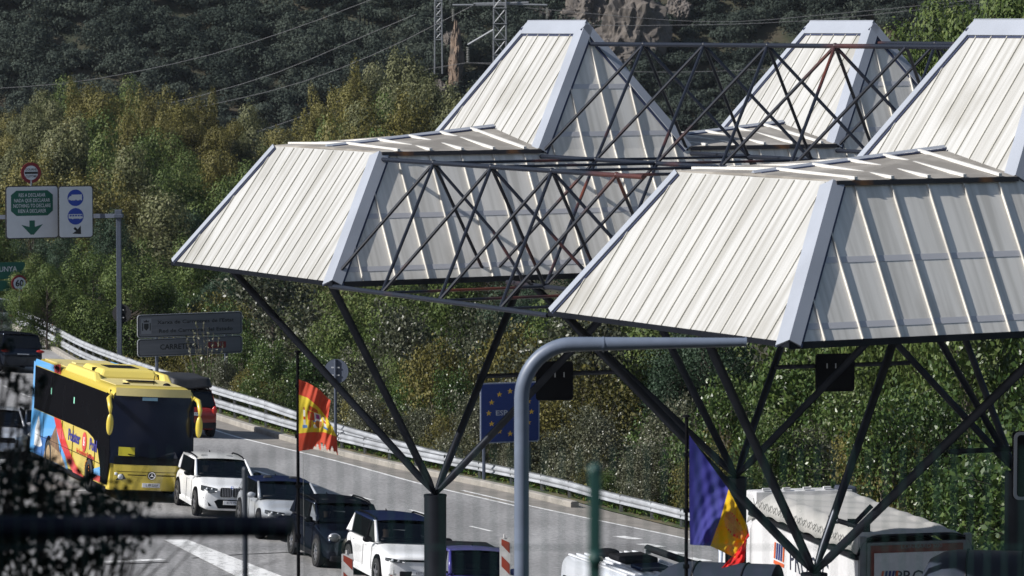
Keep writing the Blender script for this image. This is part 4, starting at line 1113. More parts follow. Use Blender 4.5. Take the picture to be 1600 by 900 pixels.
def headlight(t, hw, y, z, sx, sz, m=None, rotz=.45, inset=.30, dark=True):
    """lamp unit wrapped round the corner: dark housing, bright strip, two lenses"""
    x0, x1 = hw - inset - sx * 1.15, hw - .035; yf = y - .19
    for s in (-1, 1):
        q = [Vector((s * x0, yf - .01, z + sz * .55)), Vector((s * (x0 + x1) / 2, yf + .03, z + sz * .95)), Vector((s * x1, yf + .26, z + sz * 1.25)), Vector((s * (x1 + .01), yf + .24, z - sz * .2)), Vector((s * (x0 + x1) / 2, yf + .01, z - sz * .9)), Vector((s * (x0 + .02), yf - .02, z - sz * .5))]
        o = MB().prism(q, (0, -.035, 0)).build('headlight', m or M_lampdark, t, bevel=.008)
        MB().prism([Vector((s * (x0 + .03), yf - .052, z - sz * .15)), Vector((s * (x1 - .07), yf + .13, z + sz * .1)), Vector((s * (x1 - .07), yf + .13, z - sz * .12)), Vector((s * (x0 + .03), yf - .056, z - sz * .38))], (0, -.012, 0)).build('daylight_bar', M_lampw, o)
        for f in (.35, .68): MB().ell((s * (x0 + (x1 - x0) * f), yf - .03 + .12 * f, z + sz * .38), (.035, .03, .03), n=10, m=6).build('lens', M_lamp, o, smooth=True)
def plate(t, txt, y, z, ry=0, d=-1, w_=.52, h=.115):
    o = MB().box((0, y, z), (w_, .03, h)).build('number_plate', M_plate, t)
    MB().box((-d * -1 * (w_ / 2 - .025) * (1), y + d * .009, z), (.045, .006, h)).build('country_band', M_blueplate, o)
    text_mesh('plate_number', txt, h * .85, M_ptxt, o, (.02, y + d * .012, z), (math.pi / 2, 0, 0 if d < 0 else math.pi), sx=.85)

# --- white SUV with black kidney grilles, first in the queue next to the coach
HD = R(17.5)
t, Y, hw = car('white_suv', 'white SUV with twin upright grilles, queueing beside the yellow coach', 'car', gnd(308, 805), R(15.5), 4.5, 1.845, 1.58, P_white, hood=(.86, 1.06), cowl=1.25, cowl_h=1.14, wtop=1.95, belt=1.13, rails=M_black, wr=.37, trim=False, rimm=M_rim, rear_h=1.12)
headlight(t, hw, Y(.17), .82, .20, .10, inset=.25)
for s in (-1, 1):
    g = MB().box((s * .19, Y(-.04), .77), (.34, .08, .27), rot=(-.12, 0, 0)).build('grille', M_black, t, bevel=.04)
    for k in range(6): MB().box((s * .19 + (k - 2.5) * .047, Y(-.088), .77), (.016, .02, .24), rot=(-.12, 0, 0)).build('grille_bar', M_rim, g)
    MB().prism([Vector((s * .84, Y(.10), .62)), Vector((s * .60, Y(.0), .36)), Vector((s * .84, Y(.14), .36))], (0, -.05, 0)).build('side_intake', M_black, t)
MB().prism([Vector((-.52, Y(.0), .50)), Vector((-.42, Y(.0), .56)), Vector((.42, Y(.0), .56)), Vector((.52, Y(.0), .50)), Vector((.40, Y(.0), .30)), Vector((-.40, Y(.0), .30))], (0, -.025, 0)).build('lower_intake', M_black, t)
bd = MB().disc((0, Y(.02), .91), .045, (0, -1, .5), .02, 16).build('badge', M_blueplate, t); MB().disc((0, Y(-.0), .92), .03, (0, -1, .5), .02, 16).build('badge_centre', M_plate, bd)
plate(t, '8373 MHZ', Y(-.05), .47)
M_turq = mat('turquoise_shirt', (.25, .62, .62), .8); M_wsh = mat('white_shirt', (.85, .86, .9), .8); M_pink = mat('pale_pink_shirt', (.75, .5, .5), .8)
driver('driver in a turquoise top behind the windscreen of the white SUV by the coach', t, -.37, M_turq, Y(2.28), .60)

# --- pale grey SUV with dark roof
t, Y, hw = car('grey_suv', 'pale grey coupe SUV with black roof behind the thin flagpole', 'car', gnd(407, 841), R(15), 4.5, 1.85, 1.50, P_palegrey, roofm=P_bluegrey, hood=(.84, 1.03), cowl=1.2, cowl_h=1.10, wtop=2.0, belt=1.10, wr=.37, rtop=3.5)
headlight(t, hw, Y(.14), .78, .24, .065, inset=.27, rotz=.3)
MB().prism([Vector((-.50, Y(-.02), .74)), Vector((.50, Y(-.02), .74)), Vector((.62, Y(.0), .62)), Vector((.45, Y(-.02), .36)), Vector((-.45, Y(-.02), .36)), Vector((-.62, Y(.0), .62))], (0, -.04, 0)).build('grille', M_black, t)
MB().box((0, Y(.10), .34), (1.5, .22, .2)).build('bumper_trim', M_trim, t, bevel=.04)
plate(t, '2041 LKD', Y(-.07), .45)
# --- black boxy compact SUV
t, Y, hw = car('black_suv', 'black boxy compact SUV with round headlights and pale grille ring', 'car', gnd(498, 885), R(17), 4.43, 1.84, 1.60, P_black, hood=(.90, 1.10), cowl=1.15, cowl_h=1.16, wtop=1.7, belt=1.14, rails=M_black, wr=.37, rimm=M_chrome, tumble=.84, spokes=9)
for s in (-1, 1):
    h_ = MB().ell((s * .66, Y(.06), .84), (.17, .09, .13), rot=(0, 0, s * .35), n=18, m=10).build('headlight', M_rim, t, smooth=True)
    MB().ell((s * .66, Y(-.0), .84), (.145, .06, .105), rot=(0, 0, s * .35), n=14, m=8).build('lens', M_lampdark, h_, smooth=True)
oc = rrect(-.46, .46, .36, .86, .18, Y(-.05), 5); ic = rrect(-.40, .40, .42, .80, .14, Y(-.05), 5)
n_ = len(oc); gr = MB().prism(oc, (0, .06, 0)).build('grille', M_black, t)
fr = MB().add(oc + ic, [(k, (k + 1) % n_, n_ + (k + 1) % n_, n_ + k) for k in range(n_)]).build('grille_ring', mat('pale_metal', (.6, .58, .5), .3, metal=.6), gr); md = fr.modifiers.new('s', 'SOLIDIFY'); md.thickness = .03
MB().box((0, Y(.06), .30), (1.5, .2, .16)).build('bumper_trim', M_trim, t, bevel=.04)
driver('driver in a pale top behind the windscreen of the black boxy SUV', t, -.37, M_wsh, Y(2.02), .60)
# --- white SUV with dark roof in front of it
t, Y, hw = car('white_suv', 'white SUV with dark glass roof half hidden by the thick column', 'car', gnd(592, 919), R(16), 4.7, 1.90, 1.62, P_white, roofm=P_bluegrey, hood=(.88, 1.06), cowl=1.25, cowl_h=1.14, wtop=1.95, belt=1.12, rails=M_black, wr=.38, trim=False)
MB().box((0, Y(-.0), .80), (1.35, .06, .05), rot=(-.1, 0, 0)).build('light_bar', M_black, t, bevel=.01)
headlight(t, hw, Y(.12), .79, .20, .055, inset=.26, rotz=.35)
MB().box((0, Y(.02), .46), (1.15, .10, .16)).build('lower_intake', M_trim, t, bevel=.03); plate(t, '6207 MNB', Y(-.05), .50)
driver('driver in a pinkish top inside the white SUV beside the thick column', t, -.37, M_pink, Y(2.28), .60)
# --- violet hatchback with dark rear roof
t, Y, hw = car('violet_hatchback', 'violet small car with black rear roof, right of the thick column', 'car', at(704, 900, 89.2), R(12), 3.75, 1.56, 1.60, P_purple, hood=(.85, 1.0), cowl=1.05, cowl_h=1.08, wtop=1.45, belt=1.08, wr=.32, tumble=.86, rtop=2.3)
MB().box((0, Y(2.95), 1.36), (1.50, 1.45, .42), top=.92).build('black_rear_canopy', M_trim, t, bevel=.06)
headlight(t, hw, Y(.12), .78, .15, .09, m=M_lamp, inset=.22)
MB().box((0, Y(-.02), .66), (.8, .05, .16)).build('grille', M_black, t)
# --- silver cars on the left
t, Y, hw = car('silver_estate', 'silver car cut by the left frame edge, facing the border', 'car', gnd(-40, 712), R(12), 4.4, 1.8, 1.46, P_silver, hood=(.74, .93), cowl=1.3, cowl_h=1.0, wtop=2.1, belt=1.0, wr=.32)
headlight(t, hw, Y(.14), .70, .17, .08, m=M_lamp)
MB().box((0, Y(-.02), .62), (.9, .05, .16)).build('grille', M_black, t)
t, Y, hw = car('silver_saloon', 'silver saloon squeezed between the coach and the car at the left edge', 'car', gnd(41, 712), R(14), 4.5, 1.8, 1.45, P_silver, hood=(.74, .93), cowl=1.3, cowl_h=1.0, wtop=2.1, belt=1.0, wr=.33)
headlight(t, hw, Y(.14), .70, .17, .08, m=M_lamp)
MB().box((0, Y(-.02), .62), (.9, .05, .16)).build('grille', M_black, t)
# --- cars driving away
def taillights(t, hw, y, z, m=M_red, sx=.14, sz=.09):
    for s in (-1, 1): MB().ell((s * (hw - .17), y, z), (sx, .07, sz), n=12, m=8).build('tail_light', m, t, smooth=True)
AW = math.pi + R(17)
t, Y, hw = car('black_suv', 'black SUV driving away uphill at the left edge', 'car', gnd(2, 582), AW + R(4), 4.5, 1.88, 1.66, P_black, hood=(.82, 1.0), belt=1.12, wr=.37, anchor='rl', glassm=M_darkglass, rimm=M_rim)
taillights(t, hw, Y(4.40), .95, sx=.2, sz=.07); plate(t, '4417 KSC', Y(4.47), .78, d=1)
MB().box((0, Y(4.42), .42), (1.6, .1, .16)).build('rear_bumper', M_trim, t, bevel=.03)
t, Y, hw = car('red_suv', 'dark red SUV with black roof bag, driving away beside the coach', 'car', gnd(262, 683), AW + R(4), 4.6, 1.9, 1.72, P_red, belt=1.14, wr=.39, anchor='rl', glassm=M_darkglass, rails=M_black, hood=(.86, 1.05))
taillights(t, hw, Y(4.52), 1.0, sx=.1, sz=.16); plate(t, '9052 JVR', Y(4.60), .86, d=1)
MB().box((0, Y(4.52), .45), (1.72, .16, .24)).build('rear_bumper', M_trim, t, bevel=.04)
rb_ = car_root = t
bag = MB(); bag.box((0, .35, 1.93), (1.7, 3.0, .40), top=.9)
o = bag.build('roof_bag', mat('bag_fabric', (.015, .016, .02), .6, bump=.5, noise=.3), None, smooth=True, sub=2, bevel=.0)
for p in o.data.vertices:
    p.co += Vector((.03 * math.sin(p.co.y * 9), 0, .03 * math.sin(p.co.y * 7 + p.co.x * 5)))
bm = bmesh.new(); bm.from_mesh(o.data); bmesh.ops.subdivide_edges(bm, edges=bm.edges, cuts=3, use_grid_fill=True)
for v in bm.verts: v.co.z += .035 * math.sin(v.co.y * 6 + v.co.x * 3) + .02 * math.sin(v.co.x * 11)
bm.to_mesh(o.data); bm.free()
o.matrix_basis = t.matrix_basis.copy(); tag(o, 'black padded luggage bag strapped on the roof of the dark red SUV', 'roof bag')
for yy in (-.4, 1.0): MB().box((0, yy, 1.78), (1.3, .06, .05)).build('roof_bar', M_black, t)
# grey van far at the edge
t, Y, hw = car('grey_van', 'grey vehicle far up the road at the left edge', 'van', gnd(-34, 523), AW + R(6), 4.6, 1.85, 1.8, P_silver, belt=1.2, wr=.34, anchor='rl', glassm=M_darkglass)
taillights(t, hw, Y(4.5), 1.0)

# ------------------------------------------------------------------ COACH
def coach():
    L, W, H = 12.0, 2.55, 3.40; hw = W / 2; head = R(18.5)
    rot = Matrix.Rotation(head, 3, 'Z'); corner = gnd(168, 783); c = corner - rot @ Vector((-hw, -L / 2, 0)); c.z = gz(c.x, c.y) + .012
    t = thing('tour_coach', 'yellow tour coach with blue tail, queueing at the left', 'coach', c, head)
    t.rotation_euler = (ROADROT @ Matrix.Rotation(head, 4, 'Z')).to_euler()
    y0 = -L / 2; Y = lambda d: y0 + d
    py = carpaint('coach_yellow', (.58, .45, .06), .3); pb = carpaint('coach_blue', (.10, .36, .72), .3); pr_ = carpaint('coach_red', (.62, .025, .02), .3)
    pale = mat('coach_glare_yellow', (.68, .55, .13), .45); roofy = mat('coach_roof', (.62, .52, .22), .5, noise=.12, nscale=1.5)  # roof yellows paled to hold the sun glare
    # hull: loft with rounded front and roof edges
    def ring(y, w, zt, zb=.32, r=.22):
        P = []
        for cx, cz, a in ((w - r, zt - r, 0), (-w + r, zt - r, 90)):
            for i in range(6): P.append((cx + r * math.cos(R(a + 18 * i)), y, cz + r * math.sin(R(a + 18 * i))))
        P += [(-w, y, 1.4), (-w, y, zb), (w, y, zb), (w, y, 1.4)]
        return P
    rings = [ring(Y(.0) + .10, hw - .14, H - .28, r=.2), ring(Y(.12), hw - .05, H - .12), ring(Y(.35), hw, H - .03), ring(Y(.9), hw, H), ring(Y(6), hw, H), ring(Y(L - .5), hw, H), ring(Y(L - .12), hw - .03, H - .10), ring(Y(L), hw - .12, H - .25)]
    # tilt the front ring: the screen leans back towards the top
    V = []; n = 16
    for i, rg in enumerate(rings):
        for p in rg:
            lean = .0 if i > 2 else (.28, .2, .1)[i] * max(0, (p[2] - 1.2) / 2.4)
            V.append((p[0], p[1] + lean, p[2]))
    F = [(i * n + k, i * n + (k + 1) % n, (i + 1) * n + (k + 1) % n, (i + 1) * n + k) for i in range(len(rings) - 1) for k in range(n)] + [tuple(range(n)), tuple(range((len(rings) - 1) * n, len(rings) * n))]
    hull = MB().add(V, F); hull.m = [1 if (q < 48 and q % 16 in (11, 15)) else 0 for q in range(len(F))]
    hull.build('body', [py, M_black], t, smooth='auto')
    # roof skin
    MB().box((0, Y(6.2), H + .006), (W - .5, L - 1.4, .02)).build('roof', roofy, t, bevel=.01)
    # front cap and screen
    wsx = hw - .13
    nx_ = 9
    def front(z0, z1, grow, m_, name, xw=wsx, bul=.16, off=0.0, x0=None, x1=None):
        V = []; a, b_ = (-xw, xw) if x0 is None else (x0, x1)
        for z in (z0, (z0 + z1) / 2, z1):
            for k in range(nx_):
                x = a + (b_ - a) * k / (nx_ - 1); V.append((x, Y(.085) - bul * (1 - (x / hw) ** 2) - off + .28 * max(0, (z - 1.2) / 2.4), z))
        return MB().add(V, [(j * nx_ + k, j * nx_ + k + 1, (j + 1) * nx_ + k + 1, (j + 1) * nx_ + k) for j in range(2) for k in range(nx_ - 1)]).build(name, m_, t, smooth=True)
    front(1.12, 3.14, 0, M_darkglass_blue, 'windscreen', xw=hw - .0, off=.0)
    front(.36, 1.12, 0, py, 'front_panel', off=.006)
    front(1.10, 1.32, 0, M_black, 'wiper_cowl', off=.012)
    front(3.14, 3.38, 0, roofy, 'front_cap', off=.05)
    for s in (-1, 1): MB().prism([Vector((s * (hw - .15), Y(.09), 1.1)), Vector((s * (hw + .004), Y(.40), 1.1)), Vector((s * (hw + .004), Y(.5), 3.3)), Vector((s * (hw - .17), Y(.33), 3.24))], (0, -.012, 0)).build('corner_glass', M_black, t)
    # bumper shut line, badge, wings, plate
    front(.885, .90, 0, M_black, 'shut_line', off=.014, xw=1.05)
    front(.78, .81, 0, M_black, 'badge_wing', off=.02, x0=.16, x1=.72); front(.78, .81, 0, M_black, 'badge_wing', off=.02, x0=-.72, x1=-.16)
    b_ = MB().disc((0, Y(-.09), .79), .125, (0, -1, 0), .03, 28).build('badge', M_black, t)
    n_ = 28; rg = []
    for k in range(n_):
        a = 2 * math.pi * k / n_; rg += [(math.cos(a) * .11, Y(-.125), .79 + math.sin(a) * .11), (math.cos(a) * .09, Y(-.125), .79 + math.sin(a) * .09)]
    st_ = MB().add(rg, [(2 * k, 2 * k + 1, 2 * ((k + 1) % n_) + 1, 2 * ((k + 1) % n_)) for k in range(n_)])
    st_.prism(star_poly(0, .79, .095, Y(-.122), n=3, k=.2), (0, -.006, 0)); st_.build('star', M_chrome, b_)
    o = MB().box((0, Y(-.085), .50), (.54, .02, .13)).build('number_plate', M_plate, t); text_mesh('plate_number', 'L PP 2219', .10, M_ptxt, o, (.02, Y(-.10), .50), sx=.9)
    for s in (-1, 1):
        h = MB().prism([Vector((s * 1.10, Y(.09), .86)), Vector((s * .86, Y(.02), .82)), Vector((s * .76, Y(.0), .66)), Vector((s * 1.06, Y(.06), .62)), Vector((s * 1.13, Y(.10), .74))], (0, -.03, 0)).build('headlight', M_lampdark, t)
        MB().ell((s * .93, Y(-.01), .73), (.085, .05, .085), n=14, m=8).build('lens', M_lamp, h, smooth=True); MB().ell((s * 1.06, Y(.03), .81), (.05, .04, .05), n=10, m=8).build('lens', M_lamp, h, smooth=True)
    # wipers and dashboard things seen through the glass, destination sign
    MB().prism([Vector((-1.02, Y(.03), 1.36)), Vector((-.55, Y(-.06), 1.36)), Vector((-.55, Y(-.05), 1.62)), Vector((-1.02, Y(.04), 1.62))], (0, -.02, 0)).build('dash_sign', mat('dash_sign', (.45, .40, .02), .6), t)
    for s, x1 in ((-1, -.75), (1, .55)): MB().path([(s * .05, Y(-.10), 1.30), (x1, Y(-.06), 1.42)], .015, 5).build('wiper', M_black, t)
    MB().prism([Vector((-.35, Y(.16), 3.02)), Vector((.1, Y(.14), 3.02)), Vector((.1, Y(.15), 3.12)), Vector((-.35, Y(.17), 3.12))], (0, -.05, 0)).build('sticker', mat('sticker', (.12, .22, .3), .5), t)
    # side glass band + corner curve
    for s in (-1, 1):
        xo = s * (hw + .004)
        P = [Vector((xo, Y(.36), 3.16)), Vector((xo, Y(L - .35), 3.16)), Vector((xo, Y(L - .45), 1.78)), Vector((xo, Y(3.3), 1.78)), Vector((xo, Y(2.4), 1.66)), Vector((xo, Y(1.7), 1.38)), Vector((xo, Y(1.25), .9)), Vector((xo, Y(1.12), .45)), Vector((xo, Y(.30), .45)), Vector((xo, Y(.10), 1.12)), Vector((xo, Y(.10), 1.4))]
        MB().prism(P, (s * .012, 0, 0)).build('side_glass', darkmat('coach_glass', (.004, .004, .005), .012, .12), t)
        # blue rear field and red sweep
        rear = [Vector((xo, Y(L - .02) - .08, 1.76)), Vector((xo, Y(7.7), 1.76)), Vector((xo, Y(6.9), 1.1)), Vector((xo, Y(5.8), .34)), Vector((xo, Y(L - .1), .34))]
        MB().prism(rear, (s * .006, 0, 0)).build('blue_tail_panel', pb, t)
        MB().prism([Vector((xo, Y(L - .05) - .08, 3.19)), Vector((xo, Y(8.6), 3.19)), Vector((xo, Y(8.6), 3.40)), Vector((xo - s * .05, Y(L - .2), 3.38))], (s * .01, 0, 0)).build('blue_roof_panel', pb, t)
        MB().prism([Vector((xo, Y(8.6), 3.18)), Vector((xo, Y(7.7), 3.18)), Vector((xo, Y(7.8), 3.50)), Vector((xo, Y(8.7), 3.39))], (s * .012, 0, 0)).build('red_roof_mark', pr_, t)
        MB().prism([Vector((xo, Y(L - .35), 3.26)), Vector((xo, Y(L - .02) - .05, 3.3)), Vector((xo, Y(L - .02) - .05, 1.7)), Vector((xo, Y(L - .45), 1.7))], (s * .008, 0, 0)).build('blue_rear_pillar', pb, t)
        sw0 = [(8.3, 1.77), (7.7, 1.35), (6.9, .95), (6.0, .62), (5.0, .34)]; sw1 = [(7.3, 1.77), (6.6, 1.3), (5.8, .95), (4.8, .62), (3.4, .34)]
        V = [(xo + s * .008, Y(a), b2) for a, b2 in sw0] + [(xo + s * .008, Y(a), b2) for a, b2 in sw1]
        MB().prism([Vector(v) for v in V[:5]] + [Vector(v) for v in V[:4:-1]], (s * .006, 0, 0)).build('red_sweep', pr_, t)
        # landscape picture on the tail: sand, rock, white foam and a castle silhouette
        sand = mat('coach_sand', (.42, .30, .17), .5, noise=.4, nscale=3); rockp = mat('coach_rock', (.20, .12, .07), .5, noise=.5, nscale=4); foam = mat('coach_foam', (.7, .72, .74), .5, noise=.3, nscale=6); dsea = mat('coach_sea', (.05, .16, .42), .4, noise=.4, nscale=4)
        MB().prism([Vector((xo, Y(10.9), 1.05)), Vector((xo, Y(9.9), .98)), Vector((xo, Y(8.4), 1.18)), Vector((xo, Y(7.5), 1.0)), Vector((xo, Y(6.1), .36)), Vector((xo, Y(11.2), .36))], (s * .009, 0, 0)).build('picture_sea', dsea, t)
        MB().prism([Vector((xo, Y(9.3), .80)), Vector((xo, Y(8.2), .95)), Vector((xo, Y(7.6), .92)), Vector((xo, Y(6.7), .62)), Vector((xo, Y(6.1), .36)), Vector((xo, Y(9.6), .36))], (s * .012, 0, 0)).build('picture_sand', sand, t)
        MB().prism([Vector((xo, Y(8.9), .88)), Vector((xo, Y(8.55), 1.10)), Vector((xo, Y(8.2), 1.35)), Vector((xo, Y(7.95), 1.5)), Vector((xo, Y(7.7), 1.28)), Vector((xo, Y(7.35), .95)), Vector((xo, Y(7.2), .74))], (s * .014, 0, 0)).build('picture_rock', rockp, t)
        MB().prism([Vector((xo, Y(11.2), .6)), Vector((xo, Y(11.15), 1.15)), Vector((xo, Y(10.9), 1.4)), Vector((xo, Y(10.7), 1.62)), Vector((xo, Y(10.5), 1.42)), Vector((xo, Y(10.35), 1.0)), Vector((xo, Y(9.9), .7)), Vector((xo, Y(10.3), .62))], (s * .014, 0, 0)).build('picture_foam', foam, t)
        MB().prism([Vector((xo, Y(1.15), .42)), Vector((xo, Y(3.2), .42)), Vector((xo, Y(2.4), .70)), Vector((xo, Y(1.2), .9))], (s * .006, 0, 0)).build('blue_front_corner', pb, t)
        MB().prism([Vector((xo, Y(1.14), .42)), Vector((xo, Y(2.2), .42)), Vector((xo, Y(1.6), .60)), Vector((xo, Y(1.17), .62))], (s * .010, 0, 0)).build('red_front_corner', pr_, t)
        # shut lines
        for d in (9.9, 7.0, 5.35, 2.1): MB().box((s * (hw + .012), Y(d), 1.08), (.02, .015, 1.36)).build('panel_gap', M_trim, t)
        MB().box((s * (hw + .012), Y(6.2), .98), (.02, 9.8, .012)).build('panel_gap', M_trim, t)
        ra = (math.pi / 2, 0, -math.pi / 2) if s < 0 else (math.pi / 2, 0, math.pi / 2)
        nav = mat('coach_navy', (.03, .03, .22), .5)
        xt = s * (hw + .014)
        q1, q2 = (5.15, 2.35) if s < 0 else (2.6, 5.3)
        text_mesh('company_name', 'Polster', .50, nav, t, (xt, Y(q1), 1.42), ra, sx=1.22, bold=.02)
        text_mesh('company_name', 'Pohl', .50, nav, t, (xt, Y(q2), 1.42), ra, sx=1.22, bold=.02)
        ov = MB().disc((xt, 0, 0), .30, (s, 0, 0), .008, 24).build('red_oval', pr_, t); ov.location = (0, Y(3.62), 1.42)
        text_mesh('ampersand', '&', .40, M_plate, t, (xt + s * .012, Y(3.62), 1.42), ra)
        text_mesh('slogan', 'Ihr freundlicher Reisedienst', .20, pr_, t, (xt, Y(3.4), 1.06), ra, sx=1.15)
        sm = MB()
        for k in range(9):
            a = math.pi * k / 8; sm.box((xt, Y(3.1) + math.cos(a) * .32, .62 + math.sin(a) * .26), (.01, .05, .05))
        sm.build('sun_mark', mat('coach_orange', (.7, .25, .02), .5), t)
        # wheel arches and wheels
        for d in (2.9 - .9 + .75, 8.9): 
            MB().disc((s * (hw - .02), Y(d), .52), .60, (s, 0, 0), .035, 28).build('wheel_arch', M_black, t); wheel(t, s * (hw - .12), Y(d), .5, .30, M_rim, 8, s)
        MB().box((s * (hw - .02), 0, .30), (.06, L - .8, .16)).build('skirt', M_trim, t)
        for k, zz in ((8.9, 2.55), (5.4, 2.55)): MB().box((s * (hw + .018), Y(k), zz), (.006, .12, .2)).build('window_sticker', mat('mint', (.3, .75, .55), .5), t)
        # mirror on a swan neck
        m1 = MB().path([(s * (hw - .12), Y(.55), 3.22), (s * (hw + .10), Y(.15), 3.05), (s * (hw + .10), Y(-.10), 2.80), (s * (hw + .09), Y(-.12), 2.60)], [.03, .075, .07, .03], 10).build('mirror_arm', py, t, smooth=True)
        MB().ell((s * (hw + .09), Y(-.12), 2.30), (.11, .09, .33), n=16, m=10).build('mirror', py, m1, smooth=True)
    # roof gear
    ac = MB().box((0, Y(5.0), H + .14), (1.9, 3.0, .28), top=.86, topy=.86).build('air_conditioner', pale, t, smooth=False, bevel=.08)
    MB().box((-.02, Y(4.9), H + .285), (.95, 1.2, .02)).build('fan_grille', M_trim, ac)
    for s in (-1, 1): MB().box((s * 1.08, Y(5.2), H + .06), (.30, 4.6, .26), top=.7, topy=.8).build('roof_fairing', pale, t, bevel=.06)
    MB().box((0, Y(4.6), H + .15), (1.92, .015, .24)).build('seam', M_trim, ac)
    MB().box((0, Y(2.1), H + .03), (.95, .62, .06)).build('roof_hatch', roofy, t, bevel=.02)
    MB().box((-.02, Y(1.9), H + .075), (.85, .30, .03)).build('hatch_shade', M_trim, t)
    MB().box((0, Y(9.6), H + .03), (.95, .62, .06)).build('roof_hatch', roofy, t, bevel=.02)
    MB().tube((.25, Y(1.35), H), (.25, Y(1.3), H + .30), .012, n=5).build('aerial', M_black, t); MB().ell((.62, Y(1.2), H + .02), (.12, .14, .07)).build('roof_dome', M_black, t, smooth=True); MB().ell((-.62, Y(1.25), H + .02), (.12, .10, .04)).build('roof_dome', M_black, t, smooth=True)
    # rear
    MB().box((0, Y(L) + .005, 2.55), (2.0, .03, 1.2)).build('rear_window', M_darkglass, t); MB().box((0, Y(L) + .004, 1.2), (2.1, .02, 1.3)).build('rear_panel', pb, t)
    return t
M_darkglass_blue = darkmat('coach_screen', (.006, .009, .022), .03, .12)
coach()

# ------------------------------------------------------------------ LORRY
def lorry():
    W = 2.5; hw = W / 2
    rl = gnd(1345, 935); rl = at(1342, 868, 80.0); rl.z = 0
    fl = at(1170, 785, 87.7); d = Vector((fl.x - rl.x, fl.y - rl.y, 0)); head_v = d.normalized(); ang = math.atan2(head_v.y, head_v.x) - math.pi / 2   # local +y points forward
    L = 7.7
    t = thing('tipper_lorry', 'white tipper lorry with grey tarpaulin cover, driving away on the right', 'lorry', (rl.x, rl.y, gz(rl.x, rl.y) + .01), ang)
    X0, X1 = 0, W
    wp = mat('lorry_white', (.60, .60, .61), .4, noise=.08); tarp = mat('tarpaulin', (.37, .365, .35), .7, noise=.14, nscale=1.2, detail=5, bump=.2)
    greyf = mat('lorry_frame', (.22, .23, .24), .6, noise=.3, nscale=3)
    zs, zt = 1.35, 2.98
    # side walls
    for x in (0, W - .08): MB().box((x + .04, L / 2, (zs + zt) / 2), (.08, L, zt - zs)).build('side_wall', wp, t)
    MB().box((W / 2, L / 2, zs + .03), (W - .2, L - .1, .06)).build('load_floor', M_black, t)
    MB().box((W / 2, L - .1, (zs + zt + .55) / 2), (W - .16, .06, zt + .5 - zs)).build('head_board', wp, t)
    for x in (-.02, W + .02): MB().box((x, L / 2, zt + .03), (.12, L + .05, .08)).build('top_rail', M_trim, t)
    # tarpaulin vault with creases and scalloped edge
    n, m = 28, 56; V = []
    for j in range(m + 1):
        y = -.05 + (L + .25) * j / m
        for i in range(n + 1):
            f = i / n; x = -.06 + (W + .12) * f
            e = 1 - abs(2 * f - 1) ** 7
            z = zt + .10 + .42 * e ** .6 + .02 * math.sin(y * 5.3 + f * 9) * e + (.05 * abs(math.sin(y * 3.4)) * (1 if f < .2 or f > .8 else 0))
            if j > m - 6: z -= (j - m + 6) * .06 * (1 - e * .3)
            V.append((x, y, z))
    o = MB().add(V, [(j * (n + 1) + i, j * (n + 1) + i + 1, (j + 1) * (n + 1) + i + 1, (j + 1) * (n + 1) + i) for j in range(m) for i in range(n)]).build('tarpaulin', tarp, t, smooth=True)
    md = o.modifiers.new('s', 'SOLIDIFY'); md.thickness = .02
    zz = MB(); y = .2
    while y < L - .4:
        zz.path([(-.055, y, zt + .42), (-.075, y + .18, zt + .26), (-.055, y + .36, zt + .42)], .012, 4); y += .36
    zz.build('tarpaulin_stitching', mat('stitch', (.24, .24, .23), .8), t)
    # rear arch, tailgate with name board
    arch = [(-.06 + (W + .12) * i / 24, zt + .08 + .42 * (1 - abs(2 * i / 24 - 1) ** 7) ** .6) for i in range(25)]
    MB().path([(x, -.08, z + .01) for x, z in arch], .032, 6).build('rear_bow', M_trim, t, smooth=True)
    for x in (.06, W - .06): MB().box((x, -.04, (zs + zt + .5) / 2), (.14, .14, zt + .5 - zs)).build('rear_post', greyf, t)
    MB().box((W / 2, -.10, (zs + zt) / 2 + .20), (W - .28, .10, zt - zs + .34)).build('tailgate', greyf, t, bevel=.02)
    MB().box((W / 2, -.165, (zs + zt) / 2 + .19), (W - .42, .03, zt - zs + .24)).build('tailgate_border', mat('lorry_maroon', (.22, .05, .035), .6, noise=.4), t)
    nb = MB().box((W / 2, -.19, (zs + zt) / 2 + .12), (W - .56, .03, zt - zs + .06)).build('name_board', mat('name_board', (.62, .62, .63), .5, noise=.1), t)
    tx = mat('lorry_text', (.02, .022, .04), .5); orr = mat('lorry_orange', (.55, .10, .03), .5); nv = mat('lorry_navy', (.02, .03, .15), .5)
    def logo(par, M, s):
        """slanting bars over a foot bar"""
        for k, m_ in enumerate((orr, nv, nv, nv, orr)):
            x = k * .13 * s; MB().prism([M(Vector((x, 0, 0))), M(Vector((x + .075 * s, 0, 0))), M(Vector((x + .125 * s, 0, .30 * s))), M(Vector((x + .05 * s, 0, .30 * s)))], M(Vector((0, -.01, 0))) - M(Vector((0, 0, 0)))).build('logo_bar', m_, par)
        MB().prism([M(Vector((-.01, 0, -.10 * s))), M(Vector((.60 * s, 0, -.10 * s))), M(Vector((.615 * s, 0, -.035 * s))), M(Vector((.005, 0, -.035 * s)))], M(Vector((0, -.01, 0))) - M(Vector((0, 0, 0)))).build('logo_foot', orr, par)
    logo(nb, lambda v: v + Vector((.42, -.21, 2.56)), .62)
    text_mesh('company_name', 'PROGEC', .34, tx, nb, (1.42, -.212, 2.61), sx=1.05, bold=.008); text_mesh('company_line', 'EMPRESA', .15, tx, nb, (.98, -.212, 2.30), sx=.95)
    text_mesh('frame_number', 'LONRARD 500', .12, greyf, t, (W / 2 + .1, -.185, zt + .27), sx=1.2)
    # side name
    rs_ = (math.pi / 2, 0, -math.pi / 2)
    sw = [c_ for c_ in t.children if c_.name.startswith('side_wall')][0]
